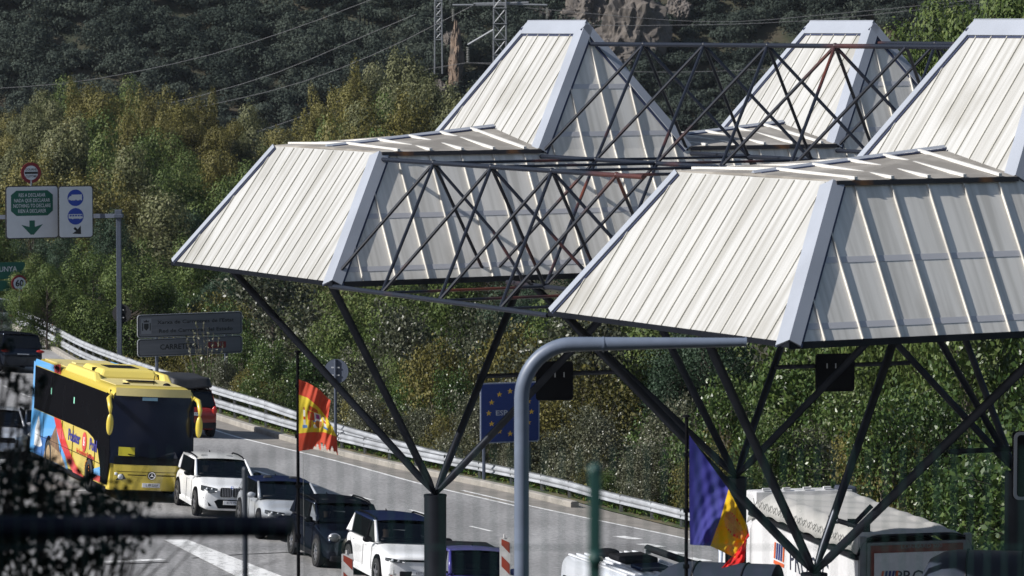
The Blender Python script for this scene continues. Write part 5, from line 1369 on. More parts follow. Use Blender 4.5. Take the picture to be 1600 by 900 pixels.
    text_mesh('company_name', 'PROGEC', .74, tx, sw, (-.006, 3.4, 2.32), rs_, sx=.98)
    logo(sw, lambda v: Vector((-.005 + v.y, 5.95 - v.x, 2.2 + v.z)), 1.25); logo(sw, lambda v: Vector((-.005 + v.y, 1.25 - v.x, 1.85 + v.z)), 1.2)
    MB().box((-.008, L / 2, 1.55), (.01, L - .2, .03)).build('pinstripe', orr, sw)
    for k in range(7): MB().box((-.03, .5 + k * 1.05, 1.42), (.05, .06, .12)).build('side_latch', M_trim, t)
    # chassis, lights, mudguards, wheels
    MB().box((W / 2, 4.2, .95), (.9, 9.6, .3)).build('chassis', M_black, t)
    MB().box((W / 2, -.05, .75), (W - .1, .12, .22)).build('rear_bumper', M_trim, t)
    for s, x in ((-1, .2), (1, W - .2)): MB().box((x, -.13, .78), (.32, .05, .14)).build('tail_light', M_red, t)
    for yy in (1.2, 2.55, 8.6):
        for s, x in ((-1, .18), (1, W - .18)): wheel(t, x, yy, .5, .32, M_rim, 8, s)
    # cab
    cy0 = L + .35; cl = 2.25
    cab = MB().box((W / 2, cy0 + cl / 2, 1.75), (W - .04, cl, 1.9), top=.95, topy=.92).build('cab', wp, t, bevel=.12)
    MB().prism([Vector((.22, cy0 + .05, 2.62)), Vector((.22, cy0 + .05, 3.46)), Vector((.22, cy0 + .9, 3.40)), Vector((.22, cy0 + 1.9, 2.75))], (W - .44, 0, 0)).build('roof_deflector', wp, t, bevel=.08)
    MB().box((W - .05, cy0 + .1, 3.42), (.42, .5, .22)).build('exhaust_housing', mat('lorry_dark', (.05, .055, .08), .4), t, bevel=.05)
    MB().box((W / 2, cy0 + cl - .0, 2.05), (W - .4, .06, .8)).build('windscreen', M_darkglass, t)
    for x, s in ((-.0, -1), (W, 1)):
        MB().box((x + s * .0 - s * .03, cy0 + cl - .65, 2.1), (.05, .8, .6), topy=.85).build('side_window', M_darkglass, t); 
        ma = MB().path([(x, cy0 + cl - .15, 2.6), (x + s * .25, cy0 + cl + .02, 2.62), (x + s * .26, cy0 + cl, 2.5)], .02, 6).build('mirror_arm', M_black, t); MB().box((x + s * .26, cy0 + cl, 2.2), (.2, .1, .5)).build('mirror', M_black, ma, bevel=.03)
    for k in range(4): MB().box((.5 + k * .5, cy0 + .12, 3.50), (.18, .08, .05)).build('roof_marker', wp, t)
lorry()

# ------------------------------------------------------------------ SILVER CAMPER VAN
def camper():
    W, L, H = 2.05, 5.95, 2.86; hw = W / 2; head = R(20)
    rot = Matrix.Rotation(head, 3, 'Z'); c0 = at(872, 862, 79.0); c = Vector((c0.x, c0.y, 0)) - rot @ Vector((-hw + .1, L / 2, 0)); c.z = gz(c.x, c.y) + .01
    t = thing('camper_van', 'silver panel camper van with ribbed roof and long black awning tube', 'van', c, head)
    ps = carpaint('van_silver', (.52, .55, .60), .32, .05); rs2 = mat('van_roof', (.68, .70, .74), .4)
    Y = lambda d: -L / 2 + d
    def ring(y, w, zt, zb=.3, r=.2, tuck=.12):
        P = []
        for cx, cz, a in ((w - tuck - r, zt - r, 0), (-w + tuck + r, zt - r, 90)):
            for i in range(5): P.append((cx + r * math.cos(R(a + 22.5 * i)), y, cz + r * math.sin(R(a + 22.5 * i))))
        return P + [(-w, y, 1.2), (-w, y, zb), (w, y, zb), (w, y, 1.2)]
    rings = [ring(Y(0), .85, .95, r=.1), ring(Y(.35), .98, 1.12, r=.12), ring(Y(1.0), hw, 1.3, r=.12), ring(Y(1.95), hw, H - .12), ring(Y(2.4), hw, H), ring(Y(L - .2), hw, H), ring(Y(L), hw - .06, H - .08)]
    V = [p for r_ in rings for p in r_]; n = 14
    MB().add(V, [(i * n + k, i * n + (k + 1) % n, (i + 1) * n + (k + 1) % n, (i + 1) * n + k) for i in range(6) for k in range(n)] + [tuple(range(n)), tuple(range(6 * n, 7 * n))]).build('body', ps, t, smooth='auto')
    for k in range(9): MB().box((-.72 + k * .18, Y(4.15), H + .012), (.07, 3.3, .03)).build('roof_rib', rs2, t, bevel=.01)
    MB().path([(hw - .06, Y(1.9), H + .09), (hw - .06, Y(5.6), H + .09)], .075, 12).build('awning', M_trim, t, smooth='auto')
    for k in (2.0, 5.5): MB().box((hw - .1, Y(k), H + .03), (.12, .08, .1)).build('awning_bracket', M_galv, t)
    MB().box((.12, Y(4.3), H + .09), (.75, .95, .12)).build('roof_window', M_trim, t, bevel=.04); MB().box((.0, Y(3.1), H + .07), (.62, .6, .09)).build('roof_window', P_bluegrey, t, bevel=.03)
    MB().ell((-.1, Y(5.25), H + .06), (.3, .26, .12)).build('vent_dome', M_trim, t, smooth=True)
    MB().box((-.5, Y(4.85), H + .05), (.22, .3, .07)).build('roof_box', mat('van_beige', (.55, .52, .42), .5), t, bevel=.02)
    for s in (-1, 1):
        MB().box((s * (hw - .05), Y(4.9), 2.40), (.03, 1.25, .025), rot=(0, s * -.09, 0)).build('trim_line', M_black, t); MB().box((s * (hw - .06), Y(4.9), 2.47), (.03, 1.25, .02), rot=(0, s * -.09, 0)).build('trim_line', M_black, t)
        MB().box((s * (hw - .02), Y(4.6), 1.85), (.03, 1.5, .5), rot=(0, s * -.09, 0)).build('side_window', M_darkglass, t, bevel=.01)
        MB().box((s * (hw - .02), Y(2.35), 1.8), (.03, .9, .6), rot=(0, s * -.09, 0)).build('front_window', M_darkglass, t)
        lg = MB().path([(s * (hw - .01), Y(4.0), 2.10), (s * (hw - .0), Y(3.85), 2.24), (s * (hw + .0), Y(3.75), 2.12), (s * (hw + .0), Y(3.92), 2.1)], .014, 5).build('emblem', M_trim, t)
        for d in (.95, 4.7): wheel(t, s * (hw - .1), Y(d), .36, .22, M_rim, 6, s)
        MB().ell((s * (hw + .14), Y(1.7), 1.5), (.1, .08, .18)).build('mirror', M_trim, t, smooth=True)
    MB().prism([Vector((-.8, Y(1.02), 1.34)), Vector((.8, Y(1.02), 1.34)), Vector((.72, Y(1.86), H - .22)), Vector((-.72, Y(1.86), H - .22))], (0, -.02, .02)).build('windscreen', M_darkglass, t)
camper()

# ------------------------------------------------------------------ booth roofs (barrel vaults)
def booth(label, x, y, Y, rx, Lc, ang):
    p = at(x, y, Y); t = thing('inspection_booth', label, 'booth', (p.x, p.y, gz(p.x, p.y)), ang, 'barrel roofed booths below the canopy'); H = p.z - gz(p.x, p.y)
    rad = rx; m = mat('booth_roof', (.028, .036, .055), .5, spec=.2, noise=.2, nscale=2)
    n, k_ = 20, 14; V = []
    for j in range(k_ + 1):
        yy = Lc * j / k_; dome = math.sqrt(max(.0, 1 - max(0, (.7 - yy) / .7) ** 2)) if yy < .7 else 1.0
        sc = .15 + .85 * dome if yy < .7 else 1
        for i in range(n + 1):
            a = math.pi * i / n; V.append((-rad * math.cos(a) * sc, yy, H - rad * .75 + rad * .75 * math.sin(a) * sc))
    MB().add(V, [(j * (n + 1) + i, j * (n + 1) + i + 1, (j + 1) * (n + 1) + i + 1, (j + 1) * (n + 1) + i) for j in range(k_) for i in range(n)]).build('roof', m, t, smooth=True)
    for yy in (.85, 1.75):
        MB().path([(-(rad + .006) * math.cos(math.pi * i / n), yy, H - rad * .75 + (rad * .75 + .006) * math.sin(math.pi * i / n)) for i in range(n + 1)], .018, 5).build('roof_seam', M_trim, t)
    MB().box((0, Lc / 2 + .2, (H - rad * .75) / 2), (rad * 1.8, Lc - .6, H - rad * .75)).build('cabin', mat('booth_wall', (.25, .27, .3), .5), t, bevel=.03)
    for s in (-1, 1): MB().box((s * rad * .905, Lc / 2 + .2, (H - rad * .75) * .68), (.02, Lc - 1.2, .9)).build('window', M_darkglass, t)
    return t
booth('dark barrel roofed booth beside the silver camper van', 1018, 876, 68, .95, 2.3, R(-104))
booth('dark barrel roofed booth in front of the lorry tailgate', 1432, 858, 62, .95, 3.2, R(-100))

# ------------------------------------------------------------------ person standing behind the column
def standing():
    g0 = gnd(1124, 893); sh = mat('pale_blue_jacket', (.42, .50, .66), .8, noise=.15, nscale=20); tr = mat('striped_trousers', (.50, .58, .74), .8, col2=(.75, .78, .85), nscale=1.0, stretch=(0, 0, 14)); sh2 = mat('navy_boots', (.03, .05, .22), .5)
    b_ = [(0, None, (0, 0, .95), .145, .8), (1, 0, (0, 0, 1.15), .14, .75), (2, 1, (0, .0, 1.38), .165, .65), (3, 2, (0, .0, 1.50), .06), (4, 3, (0, -.01, 1.60), .085), (5, 4, (0, -.01, 1.68), .09), (6, 5, (0, -.01, 1.75), .06),
          (7, 2, (-.19, 0, 1.40), .058), (8, 7, (-.25, .02, 1.12), .044), (9, 8, (-.23, -.08, .88), .034), (10, 9, (-.22, -.11, .80), .03),
          (11, 2, (.19, 0, 1.40), .058), (12, 11, (.25, .02, 1.12), .044), (13, 12, (.23, -.08, .88), .034), (14, 13, (.22, -.11, .80), .03),
          (15, 0, (-.10, 0, .86), .095), (16, 15, (-.11, -.02, .48), .068), (17, 16, (-.11, .0, .12), .055), (18, 17, (-.115, -.14, .045), .045),
          (19, 0, (.10, 0, .86), .095), (20, 19, (.11, .02, .48), .068), (21, 20, (.11, .05, .12), .055), (22, 21, (.115, -.09, .045), .045)]
    def fn(c):
        if c.z > 1.51 or (abs(c.x) > .19 and c.z < .9 and c.z > .7): return 1
        if c.z < .22: return 3
        return 2 if c.z < .95 else 0
    o = person_mesh('person', b_, fn, [sh, M_skin, tr, sh2]); tag(o, 'person in pale blue clothes and navy boots standing half behind the dark column', 'person')
    o.location = (g0.x + .08, g0.y, gz(g0.x, g0.y) + .02); o.rotation_euler = (0, 0, R(60)); head_bits(o, (0, -.01, 1.68))
standing()
# ================================================================== SIGNS
M_signw = mat('sign_white', (.62, .63, .66), .5, noise=.06, nscale=3); M_signblk = mat('sign_black', (.012, .012, .014), .5); M_signgreen = mat('sign_green', (.005, .095, .062), .5)
M_signblue = mat('sign_blue', (.015, .05, .34), .5); M_signred = mat('sign_red', (.20, .012, .018), .5); M_post = mat('sign_post', (.07, .085, .12), .5, metal=.3, noise=.15)
M_signback = mat('sign_back', (.07, .085, .12), .5, metal=.2); M_gold = mat('sign_gold', (.62, .38, .04), .5)
SR = R(24)
class Sign:
    """panel frame: px offsets from (cx, cy) become metres at depth Y, the panel is turned by r about z"""
    def __init__(s, t, cx, cy, Y, r):
        s.t, s.cx, s.cy, s.Y, s.r = t, cx, cy, Y, r; s.mp = Y / FPX; s.k = 0
    def p(s, x, y, d=0.0): return Vector(((x - s.cx) * s.mp / math.cos(s.r), -d, -(y - s.cy) * s.mp))
    def panel(s, x0, y0, x1, y1, rr, m, name='panel', d=0.0, th=.03, parent=None):
        a, b_ = s.p(x0, y1), s.p(x1, y0)
        return MB().prism([q + Vector((0, -d, 0)) for q in rrect(a.x, b_.x, a.z, b_.z, rr * s.mp)], (0, th, 0)).build(name, m, parent or s.t)
    def text(s, txt, x, y, hpx, m, d=.02, parent=None, sx=1.0, bold=.0, name='lettering'):
        return text_mesh(name, txt, hpx * s.mp / .70, m, parent or s.t, s.p(x, y, d), sx=sx, bold=bold, th=.002)
    def poly(s, pts, m, d=.02, name='symbol', parent=None):
        return MB().prism([s.p(x, y, d) for x, y in pts], (0, .004, 0)).build(name, m, parent or s.t)
    def disc(s, x, y, r, m, d=.02, name='disc', parent=None, th=.006):
        c = s.p(x, y, d); return MB().disc(c, r * s.mp, (0, 1, 0), th, 32).build(name, m, parent or s.t)
# gantry
gb = gnd(187, 594); GY = gb.y + 2.5
t = thing('sign_gantry', 'grey steel gantry pole and arm carrying the customs signs', 'gantry', at(187, 560, GY))
base = t.location.copy(); zg = gz(base.x, GY) - .6; top = at(187, 333, GY)
MB().box((0, 0, (top.z + zg) / 2 - base.z), (.22, .22, top.z - zg)).build('pole', M_post, t, bevel=.02)
MB().box((0, 0, top.z - base.z - .12), (.42, .42, .16)).box((0, 0, top.z - base.z), (.30, .36, .3)).build('pole_head', M_post, t, bevel=.02)
pa, pb_ = at(187, 337, GY) - base, at(-60, 340, GY + 2) - base
MB().sweep([(-.1, -.09), (.1, -.09), (.1, .09), (-.1, .09)], [pa, pb_]).build('arm', M_post, t)
t = thing('customs_sign', 'white sign with green octagon reading nothing to declare and a green arrow', 'road sign', at(50, 331.5, GY - .3), SR)
S = Sign(t, 50, 331.5, GY - .3, SR)
S.panel(11, 290, 89.5, 373, 5, M_signblk, 'border', th=.05); S.panel(12.6, 291.6, 88, 371.4, 4, M_signw, d=.006, th=.01)
o = S.poly([(27, 297.5), (73, 297.5), (81, 304.5), (81, 329.5), (73, 337), (27, 337), (19, 329.5), (19, 304.5)], M_signgreen, .012, 'octagon')
for i, tx_ in enumerate(('RES A DECLARAR', 'NADA QUE DECLARAR', 'NOTHING TO DECLARE', 'RIEN À DECLARER')):
    S.text(tx_, 50, 305 + i * 8.3, 5.6, M_signw, .016, o, sx=.70, bold=.005)
S.poly([(46, 344.5), (54, 344.5), (54, 354.5), (66, 350.5), (52, 367), (50, 366.5), (48, 367), (34, 351), (46, 354.5)], M_signgreen, .012, 'arrow')
t = thing('lane_sign', 'white sign with blue lorry disc, blue coach disc and slanting black arrow', 'road sign', at(118, 331, GY - .35), SR)
S = Sign(t, 118, 331, GY - .35, SR)
S.panel(92.5, 290, 144.5, 372, 5, M_signblk, 'border', th=.05); S.panel(94, 291.5, 143, 370.5, 4, M_signw, d=.006, th=.01)
o = S.disc(118, 309, 13, M_signblue, .012, 'lorry_disc')
S.poly([(112, 304), (127.5, 304), (127.5, 313), (126, 313), (125, 311.5), (123.5, 313), (120, 313), (118.5, 311.5), (117, 313), (111, 313), (109, 311.5), (107.5, 313), (107.5, 309), (110, 306), (112, 306)], M_signw, .022, 'lorry_symbol', o)
o = S.disc(118, 338, 13, M_signblue, .012, 'coach_disc')
S.poly([(107.5, 334.5), (128, 334.5), (128.5, 341), (126.5, 341.5), (124.5, 342.5), (122.5, 341.5), (115.5, 341.5), (113.5, 342.5), (111.5, 341.5), (107.5, 341)], M_signw, .022, 'coach_symbol', o)
for k in range(5): S.poly([(109 + k * 4, 335.7), (111.8 + k * 4, 335.7), (111.8 + k * 4, 338), (109 + k * 4, 338)], M_signblue, .030, 'coach_window', o)
S.poly([(117, 354.5), (121, 358.5), (125.5, 352.5), (126, 366), (113, 365), (118.5, 361), (114.5, 357.5)], M_signblk, .012, 'arrow')
t = thing('round_sign', 'round red ringed customs sign standing on top of the gantry arm', 'road sign', at(48.5, 270, GY - .2), SR)
S = Sign(t, 48.5, 270, GY - .2, SR)
S.disc(48.5, 270, 16.3, M_signred, 0, 'ring', th=.03); S.disc(48.5, 270, 11.2, M_signw, .008, 'face')
S.poly([(39, 268.3), (58.5, 268.3), (58.5, 271.8), (39, 271.8)], M_signblk, .014, 'bar'); S.text('DOUANE', 48.5, 265, 3.6, M_signblk, .014, sx=.85, bold=.01); S.text('CUSTOMS', 48.5, 275.6, 3.6, M_signblk, .014, sx=.8, bold=.01)
MB().tube(S.p(48.5, 280, -.03), S.p(48.5, 336, -.03), .045).build('stem', M_galv, t)
# green sign and the sixty sign at the left edge
def post_sign(name, label, x, ybase, dy):
    g = gnd(x, ybase); Y = g.y + dy; return Y
Y6 = gnd(31, 520).y + 2
t = thing('direction_sign', 'green direction sign ending in UNYA, cut by the left edge', 'road sign', at(5, 424, Y6 + 3), SR)
S = Sign(t, 5, 424, Y6 + 3, SR)
S.panel(-60, 410, 37.5, 436, 4, M_signgreen); S.panel(-60, 438.5, 30, 455, 3, M_signgreen); S.text('CATALUNYA', -3, 421, 8, M_signw, .01, sx=.92, bold=.01)
for x in (-30,): MB().tube(S.p(x, 452, -.05), S.p(x, 560, -.05), .06).build('post', M_post, t)
t = thing('speed_limit_sign', 'round speed limit sign reading 60 beside the guard rail', 'road sign', at(30.5, 443, Y6), SR)
S = Sign(t, 30.5, 443, Y6, SR)
S.disc(30.5, 443, 13.2, M_signred, 0, 'ring', th=.03); S.disc(30.5, 443, 9.8, M_signw, .008, 'face'); S.text('60', 30.5, 443, 10, M_signblk, .014, sx=.95, bold=.03); MB().tube(S.p(30.5, 450, -.04), S.p(30.5, 560, -.04), .05).build('post', M_galv, t)
# backs of round signs
for x, y, r_, yb, lab in ((190, 490, 15, 585, 'dark back of a round sign standing behind the gantry pole'), (525.5, 580, 19.2, 700, 'blue grey back of a round sign right of the red and yellow flag')):
    Y = gnd(x, yb + 6).y + 1.6; t = thing('round_sign', lab, 'road sign', at(x, y, Y), R(-8)); S = Sign(t, x, y, Y, R(-8))
    S.disc(x, y, r_, M_signback if x > 300 else M_signblk, 0, 'back', th=.03); MB().tube(S.p(x - 1, y - r_, .06), S.p(x - 1, yb + 30, .06), .055, n=8).build('post', M_post, t)
    for dy in (-6, 6): MB().box(S.p(x - 1, y + dy, .05), (.3, .03, .05)).build('clamp', M_galv, t)
# road name sign
YR = gnd(300, 640).y + 3.0; SRR = R(27)
t = thing('road_name_sign', 'wide two panel shade-grey road name sign reading Carretera above the coach', 'road sign', at(297, 522, YR), SRR)
S = Sign(t, 297, 522, YR, SRR)
M_signshade = mat('sign_shaded_white', (.15, .155, .17), .6, noise=.25, nscale=1.2, stretch=(.2, 1, 5))  # white panel coloured grey and streaky to hold the tree shade
for y0, y1 in ((489, 525.5), (526.8, 555)):
    S.panel(218.5, y0, 376, y1, 5, mat('sign_rim', (.3, .31, .33), .5), 'border', th=.04); S.panel(219.6, y0 + 1.1, 374.9, y1 - 1.1, 4.4, M_signblk, 'inner_border', d=.004, th=.01); S.panel(221, y0 + 2.4, 373.6, y1 - 2.4, 3.6, M_signshade, d=.010, th=.01)
S.text("Xarxa de Carreteres de l'Estat", 305.5, 502, 5.6, M_signblk, .014, sx=1.30, bold=.012); S.text('Red de Carreteras del Estado', 305.5, 515.5, 5.6, M_signblk, .014, sx=1.30, bold=.012)
S.text('CARRETERA', 280, 541, 8.2, M_signblk, .014, sx=1.0, bold=.02); o = S.panel(324, 535.5, 351, 545.5, 1, mat('sign_red_dull', (.20, .02, .02), .6), 'number_box', d=.014, th=.004); S.text('N-145', 337.5, 540.5, 6.2, M_signshade, .02, o)
cg = S.panel(224, 495, 239, 519, .5, mat('sign_grey_light', (.22, .225, .24), .6), 'crest', d=.013, th=.004)
S.poly([(228, 503), (235, 503), (235, 510), (231.5, 514), (228, 510)], M_signblk, .017, 'crest_shield', cg); S.poly([(228, 501), (227.4, 497.5), (229.5, 499.5), (231.5, 496.5), (233.5, 499.5), (235.6, 497.5), (235, 501)], M_signblk, .017, 'crest_crown', cg)
for x in (225.2, 236.6): S.poly([(x, 502), (x + 1.4, 502), (x + 1.4, 514), (x, 514)], M_signblk, .017, 'crest_pillar', cg)
for x in (248, 352): MB().tube(S.p(x, 500, -.07), S.p(x, 640, -.07), .075).build('post', M_post, t)
# country sign
YC = gnd(797, 763).y + 2.2; SC = R(20)
t = thing('country_sign', 'blue square country sign with a ring of gold stars behind the grey pole', 'road sign', at(797, 644.5, YC), SC)
S = Sign(t, 797, 644.5, YC, SC); M_eu = mat('eu_blue', (.010, .032, .17), .5, noise=.1)
S.panel(750.5, 597, 843.5, 692, 5, mat('sign_rim_blue', (.25, .28, .36), .5), 'border', th=.04); S.panel(752.5, 599, 841.5, 690, 4, M_eu, d=.006, th=.01)
for k in range(12):
    a = math.pi / 6 * k; x, y = 797 + 33.5 * math.cos(a), 644.5 - 33.5 * math.sin(a)
    S.poly([(x + (4.6 if i % 2 == 0 else 1.9) * math.cos(math.pi / 2 + math.pi * i / 5), y - (4.6 if i % 2 == 0 else 1.9) * math.sin(math.pi / 2 + math.pi * i / 5)) for i in range(10)], M_gold, .014, 'gold_star')
S.text('ESPAÑA', 797, 645, 7.8, mat('sign_grey_text', (.33, .35, .42), .5), .014, sx=1.22, bold=.025)
for x in (757, 828): MB().tube(S.p(x, 610, -.07), S.p(x, 790, -.07), .06).build('post', M_post, t)

# red and white marker boards
M_mred = mat('marker_red', (.24, .035, .018), .5); M_mwhite = mat('marker_white', (.5, .5, .5), .5, noise=.15)
for x0, x1, y0, Y, lab in ((533.5, 552, 865, 80, 'red and white striped marker board left of the white SUV at the column'), (780.5, 797.5, 840, 84, 'red and white striped marker board behind the violet car'), (607, 624.5, 896, 79, 'red and white striped marker board peeping in at the bottom edge')):
    cx = (x0 + x1) / 2; t = thing('marker_board', lab, 'marker board', at(cx, y0 + 40, Y), 0, None); S = Sign(t, cx, y0 + 40, Y, 0)
    H_ = 78; S.panel(x0, y0, x1, y0 + H_, .8, M_mwhite, 'board', th=.03)
    w_ = x1 - x0 - 4.5
    for k in range(-1, 3):
        yy = y0 - 6 + k * 34
        pts = [(x0 + 3, yy), (x1 - 1.2, yy + w_ * 1.05), (x1 - 1.2, yy + w_ * 1.05 + 17), (x0 + 3, yy + 17)]
        pts = [(a, min(max(b_, y0 + 1.5), y0 + H_ - 1.5)) for a, b_ in pts]
        if max(b_ for a, b_ in pts) - min(b_ for a, b_ in pts) > 1: S.poly(pts, M_mred, .006, 'red_stripe')
    MB().tube(S.p(cx - 1, y0, 0), S.p(cx - 1, y0 - 6, 0), .02).build('peg', M_mwhite, t)
    zb = (gz(t.location.x, Y) - t.location.z); MB().box((0, 0, (zb + S.p(cx, y0 + H_).z) / 2), (.06, .03, abs(zb - S.p(cx, y0 + H_).z))).build('stand', M_mwhite, t); MB().box((0, 0, zb + .06), (.4, .6, .12)).build('foot', M_rub, t)
    

# ================================================================== FLAGS
def bez_grid(rows, us, vs, nu, nv, fold, Y, x_h):
    """rows: control points in px; returns function (u, v) -> world"""
    def f(u, v):
        xs_, ys_ = [], []
        for r_ in rows:
            xs_.append(np.interp(u, us, [a for a, _ in r_])); ys_.append(np.interp(u, us, [b_ for _, b_ in r_]))
        x = np.interp(v, vs, xs_); y = np.interp(v, vs, ys_)
        return at(float(x), float(y), Y + fold(u, v))
    return f
def flag(name, label, rows, us, vs, fold, Y, colour, mats_, nu=70, nv=90, ragged=None):
    f = bez_grid(rows, us, vs, nu, nv, fold, Y, 0); o0 = f(0, 0); V = []; F = []; Mi = []
    for j in range(nv + 1):
        for i in range(nu + 1): V.append(f(i / nu, j / nv) - o0)
    for j in range(nv):
        for i in range(nu):
            u, v = (i + .5) / nu, (j + .5) / nv
            if ragged and ragged(u, v): continue
            F.append((j * (nu + 1) + i, j * (nu + 1) + i + 1, (j + 1) * (nu + 1) + i + 1, (j + 1) * (nu + 1) + i)); Mi.append(colour(u, v))
    b_ = MB(); b_.v = [tuple(v) for v in V]; b_.f = F; b_.m = Mi
    o = b_.build(name, mats_, None, smooth=True, recalc=False, loc=o0); tag(o, label, 'flag'); return o
def cloth(n, c): return mat(n, c, .7, trans=.35, noise=.12, nscale=3, spec=.2)
c_red, c_yel = cloth('flag_red', (.60, .085, .045)), cloth('flag_yellow', (.72, .56, .05))
e_w, e_r, e_b, e_o, e_p = cloth('emblem_white', (.7, .68, .62)), cloth('emblem_red', (.55, .08, .03)), cloth('emblem_blue', (.10, .22, .45)), cloth('emblem_brown', (.42, .16, .05)), cloth('emblem_purple', (.30, .05, .22))
def esp(u, v):
    # stripes, then the state arms: crown, quartered shield, two pillars
    if not .225 < v < .765: return 0
    a, b_ = (u - .44) / .36, (v - .53) / .235      # emblem centred coordinates
    if abs(a) < .52 and -.42 < b_ < .72:
        if b_ < .18: return (3 if abs(a + .26) > .10 or abs(b_ + .1) > .18 else 5) if a < 0 else (2 if abs(a - .26) > .14 or abs(b_ + .12) > .2 else 6)
        if abs(a) < .10 and b_ < .3: return 4
        if a < 0 and (a + .52) ** 2 / .3 + (b_ - .1) ** 2 / .4 < 1: return 3 if int((a + .52) * 20) % 2 else 1
        if a >= 0 and (a - .26) ** 2 / .07 + (b_ - .3) ** 2 / .17 < 1: return 5
        if b_ > .5 and abs(a) < .12: return 2
    if abs(a) < .12 and abs(b_ - .06) < .14: return 4
    if abs(a) < .38 and -.86 < b_ < -.46 and abs(a) < .40 - .3 * abs(b_ + .6): return 3 if int((a + 1) * 14 + b_ * 9) % 3 else 5
    for s in (-1, 1):
        if abs(a - s * .78) < .09:
            if -.42 < b_ < .55: return 3 if .0 < b_ < .18 else 2
            if -.62 < b_ < -.42: return 5
        if abs(a - s * .78) < .18 and .55 < b_ < .74: return 4
    return 1
YS = 56.0
rowsS = [[(467, 593), (481, 598), (498, 608), (516.5, 626)], [(467, 617), (481, 622), (498, 637), (512, 655)], [(467, 646), (483, 648), (503, 652), (520, 668)], [(467, 677), (485, 675), (506, 675), (526, 682)], [(467, 705), (486, 702), (507, 704), (528, 711)]]
flag('spanish_flag', 'torn red and yellow flag with coat of arms on the thin pole at the left', rowsS, [0, .3, .65, 1], [0, .225, .5, .765, 1],
     lambda u, v: .09 * math.sin(u * 9 + v * 5) * u + .05 * math.sin(v * 14 + u * 4) * u + .02 * math.sin(u * 37 + v * 21) * u, YS, esp, [c_red, c_yel, e_w, e_r, e_b, e_o, e_p],
     ragged=lambda u, v: (v > .96 - .03 * math.sin(u * 31) - .02 * math.sin(u * 67 + 1) and u > .35) or (v > .9 and .55 < u < .62))
c_ab, c_ay, c_ar = cloth('flag_blue', (.055, .055, .29)), cloth('flag_gold', (.80, .50, .015)), cloth('flag_scarlet', (.75, .03, .03))
e_t, e_l = cloth('arms_tan', (.62, .30, .07)), cloth('arms_pale', (.70, .42, .10))
def andf(u, v):
    if u < .34: return 0
    if u > .70: return 2
    a, b_ = (u - .52) / .14, (v - .42) / .2
    if a * a + b_ * b_ < 1: return (3 if (a > 0) == (b_ > 0) else 4) if abs(b_) < .75 else (2 if int(a * 9) % 2 else 4)
    return 1
YA = 50.0
rowsA = [[(1077, 680), (1138, 764), (1168, 822), (1171, 838)], [(1077, 770), (1126, 808), (1167, 846), (1154, 858)], [(1078, 851), (1109.5, 853), (1163, 878), (1127, 888)]]
flag('andorran_flag', 'hanging blue, yellow and red flag on the thin pole at the right', rowsA, [0, .34, .70, 1], [0, .5, 1],
     lambda u, v: (.10 * math.sin(u * 11 + v * 3) + .05 * math.sin(u * 23 + v * 7) + .022 * math.sin(u * 47 - v * 13) + .014 * math.sin(u * 83 + v * 29)) * min(1, u * 2) + (.12 * (u - .7) if u > .7 else 0), YA, andf, [c_ab, c_ay, c_ar, e_t, e_l])
def flagpole(label, x, ytop, Y, r=.027, hal=True):
    p = at(x, ytop, Y); zg = float(terrain_z(p.x, Y)); t = thing('flagpole', label, 'flagpole', (p.x, p.y, zg)); H = p.z - zg
    MB().tube((0, 0, -.2), (0, 0, H), r * 1.25, r * .85, n=10).build('pole', M_black, t, smooth='auto'); MB().disc((0, 0, H), r * 1.9, (0, 0, 1), .03, 14).build('finial', M_black, t)
    if hal: MB().path([(r * 2.6, -.01, H - .45), (r * 3.2, -.01, H * .6), (r * 2.4, -.01, 1.2)], .0025, 4).build('halyard', mat('cord', (.2, .2, .2), .8), t)
    for k in range(4): MB().box((0, 0, H - .5 - k * .75), (r * 3, r * 3, .05)).build('ring', M_black, t)
flagpole('thin black flagpole flying the torn red and yellow flag', 465, 551, YS + .05)
flagpole('thin black flagpole flying the blue, yellow and red flag', 1073, 652, YA + .05)

# ================================================================== CURVED GREY POLE
YG = 45.0
base = at(815, 900, YG); zg = float(terrain_z(base.x, YG))
t = thing('curved_pole', 'thick grey steel pole bending into a long horizontal arm', 'pole', (base.x, base.y, zg))
o = t.location
P = [Vector((0, 0, -.3)), at(815, 760, YG) - o]
for k in range(0, 15):
    a = math.pi / 2 * k / 14; P.append(at(815 + 80 * (1 - math.cos(a)), 623 - 85 * math.sin(a), YG) - o)
P.append(at(1164, 534.5, YG) - o)
rr_ = 11.6 * YG / FPX
MB().path(P, [rr_ * 1.05] + [rr_] * (len(P) - 2) + [rr_ * .58], 24).build('tube', M_grey_paint, t, smooth='auto')
e = P[-1]; MB().path([e, e + Vector((.02, 0, 0))], [rr_ * .66, rr_ * .66], 20).build('end_cap', M_grey_paint, t)
MB().path([at(941, 538, YG) - o, at(944, 538, YG) - o], [rr_ * 1.04] * 2, 24).build('weld_collar', M_grey_paint, t, smooth='auto')

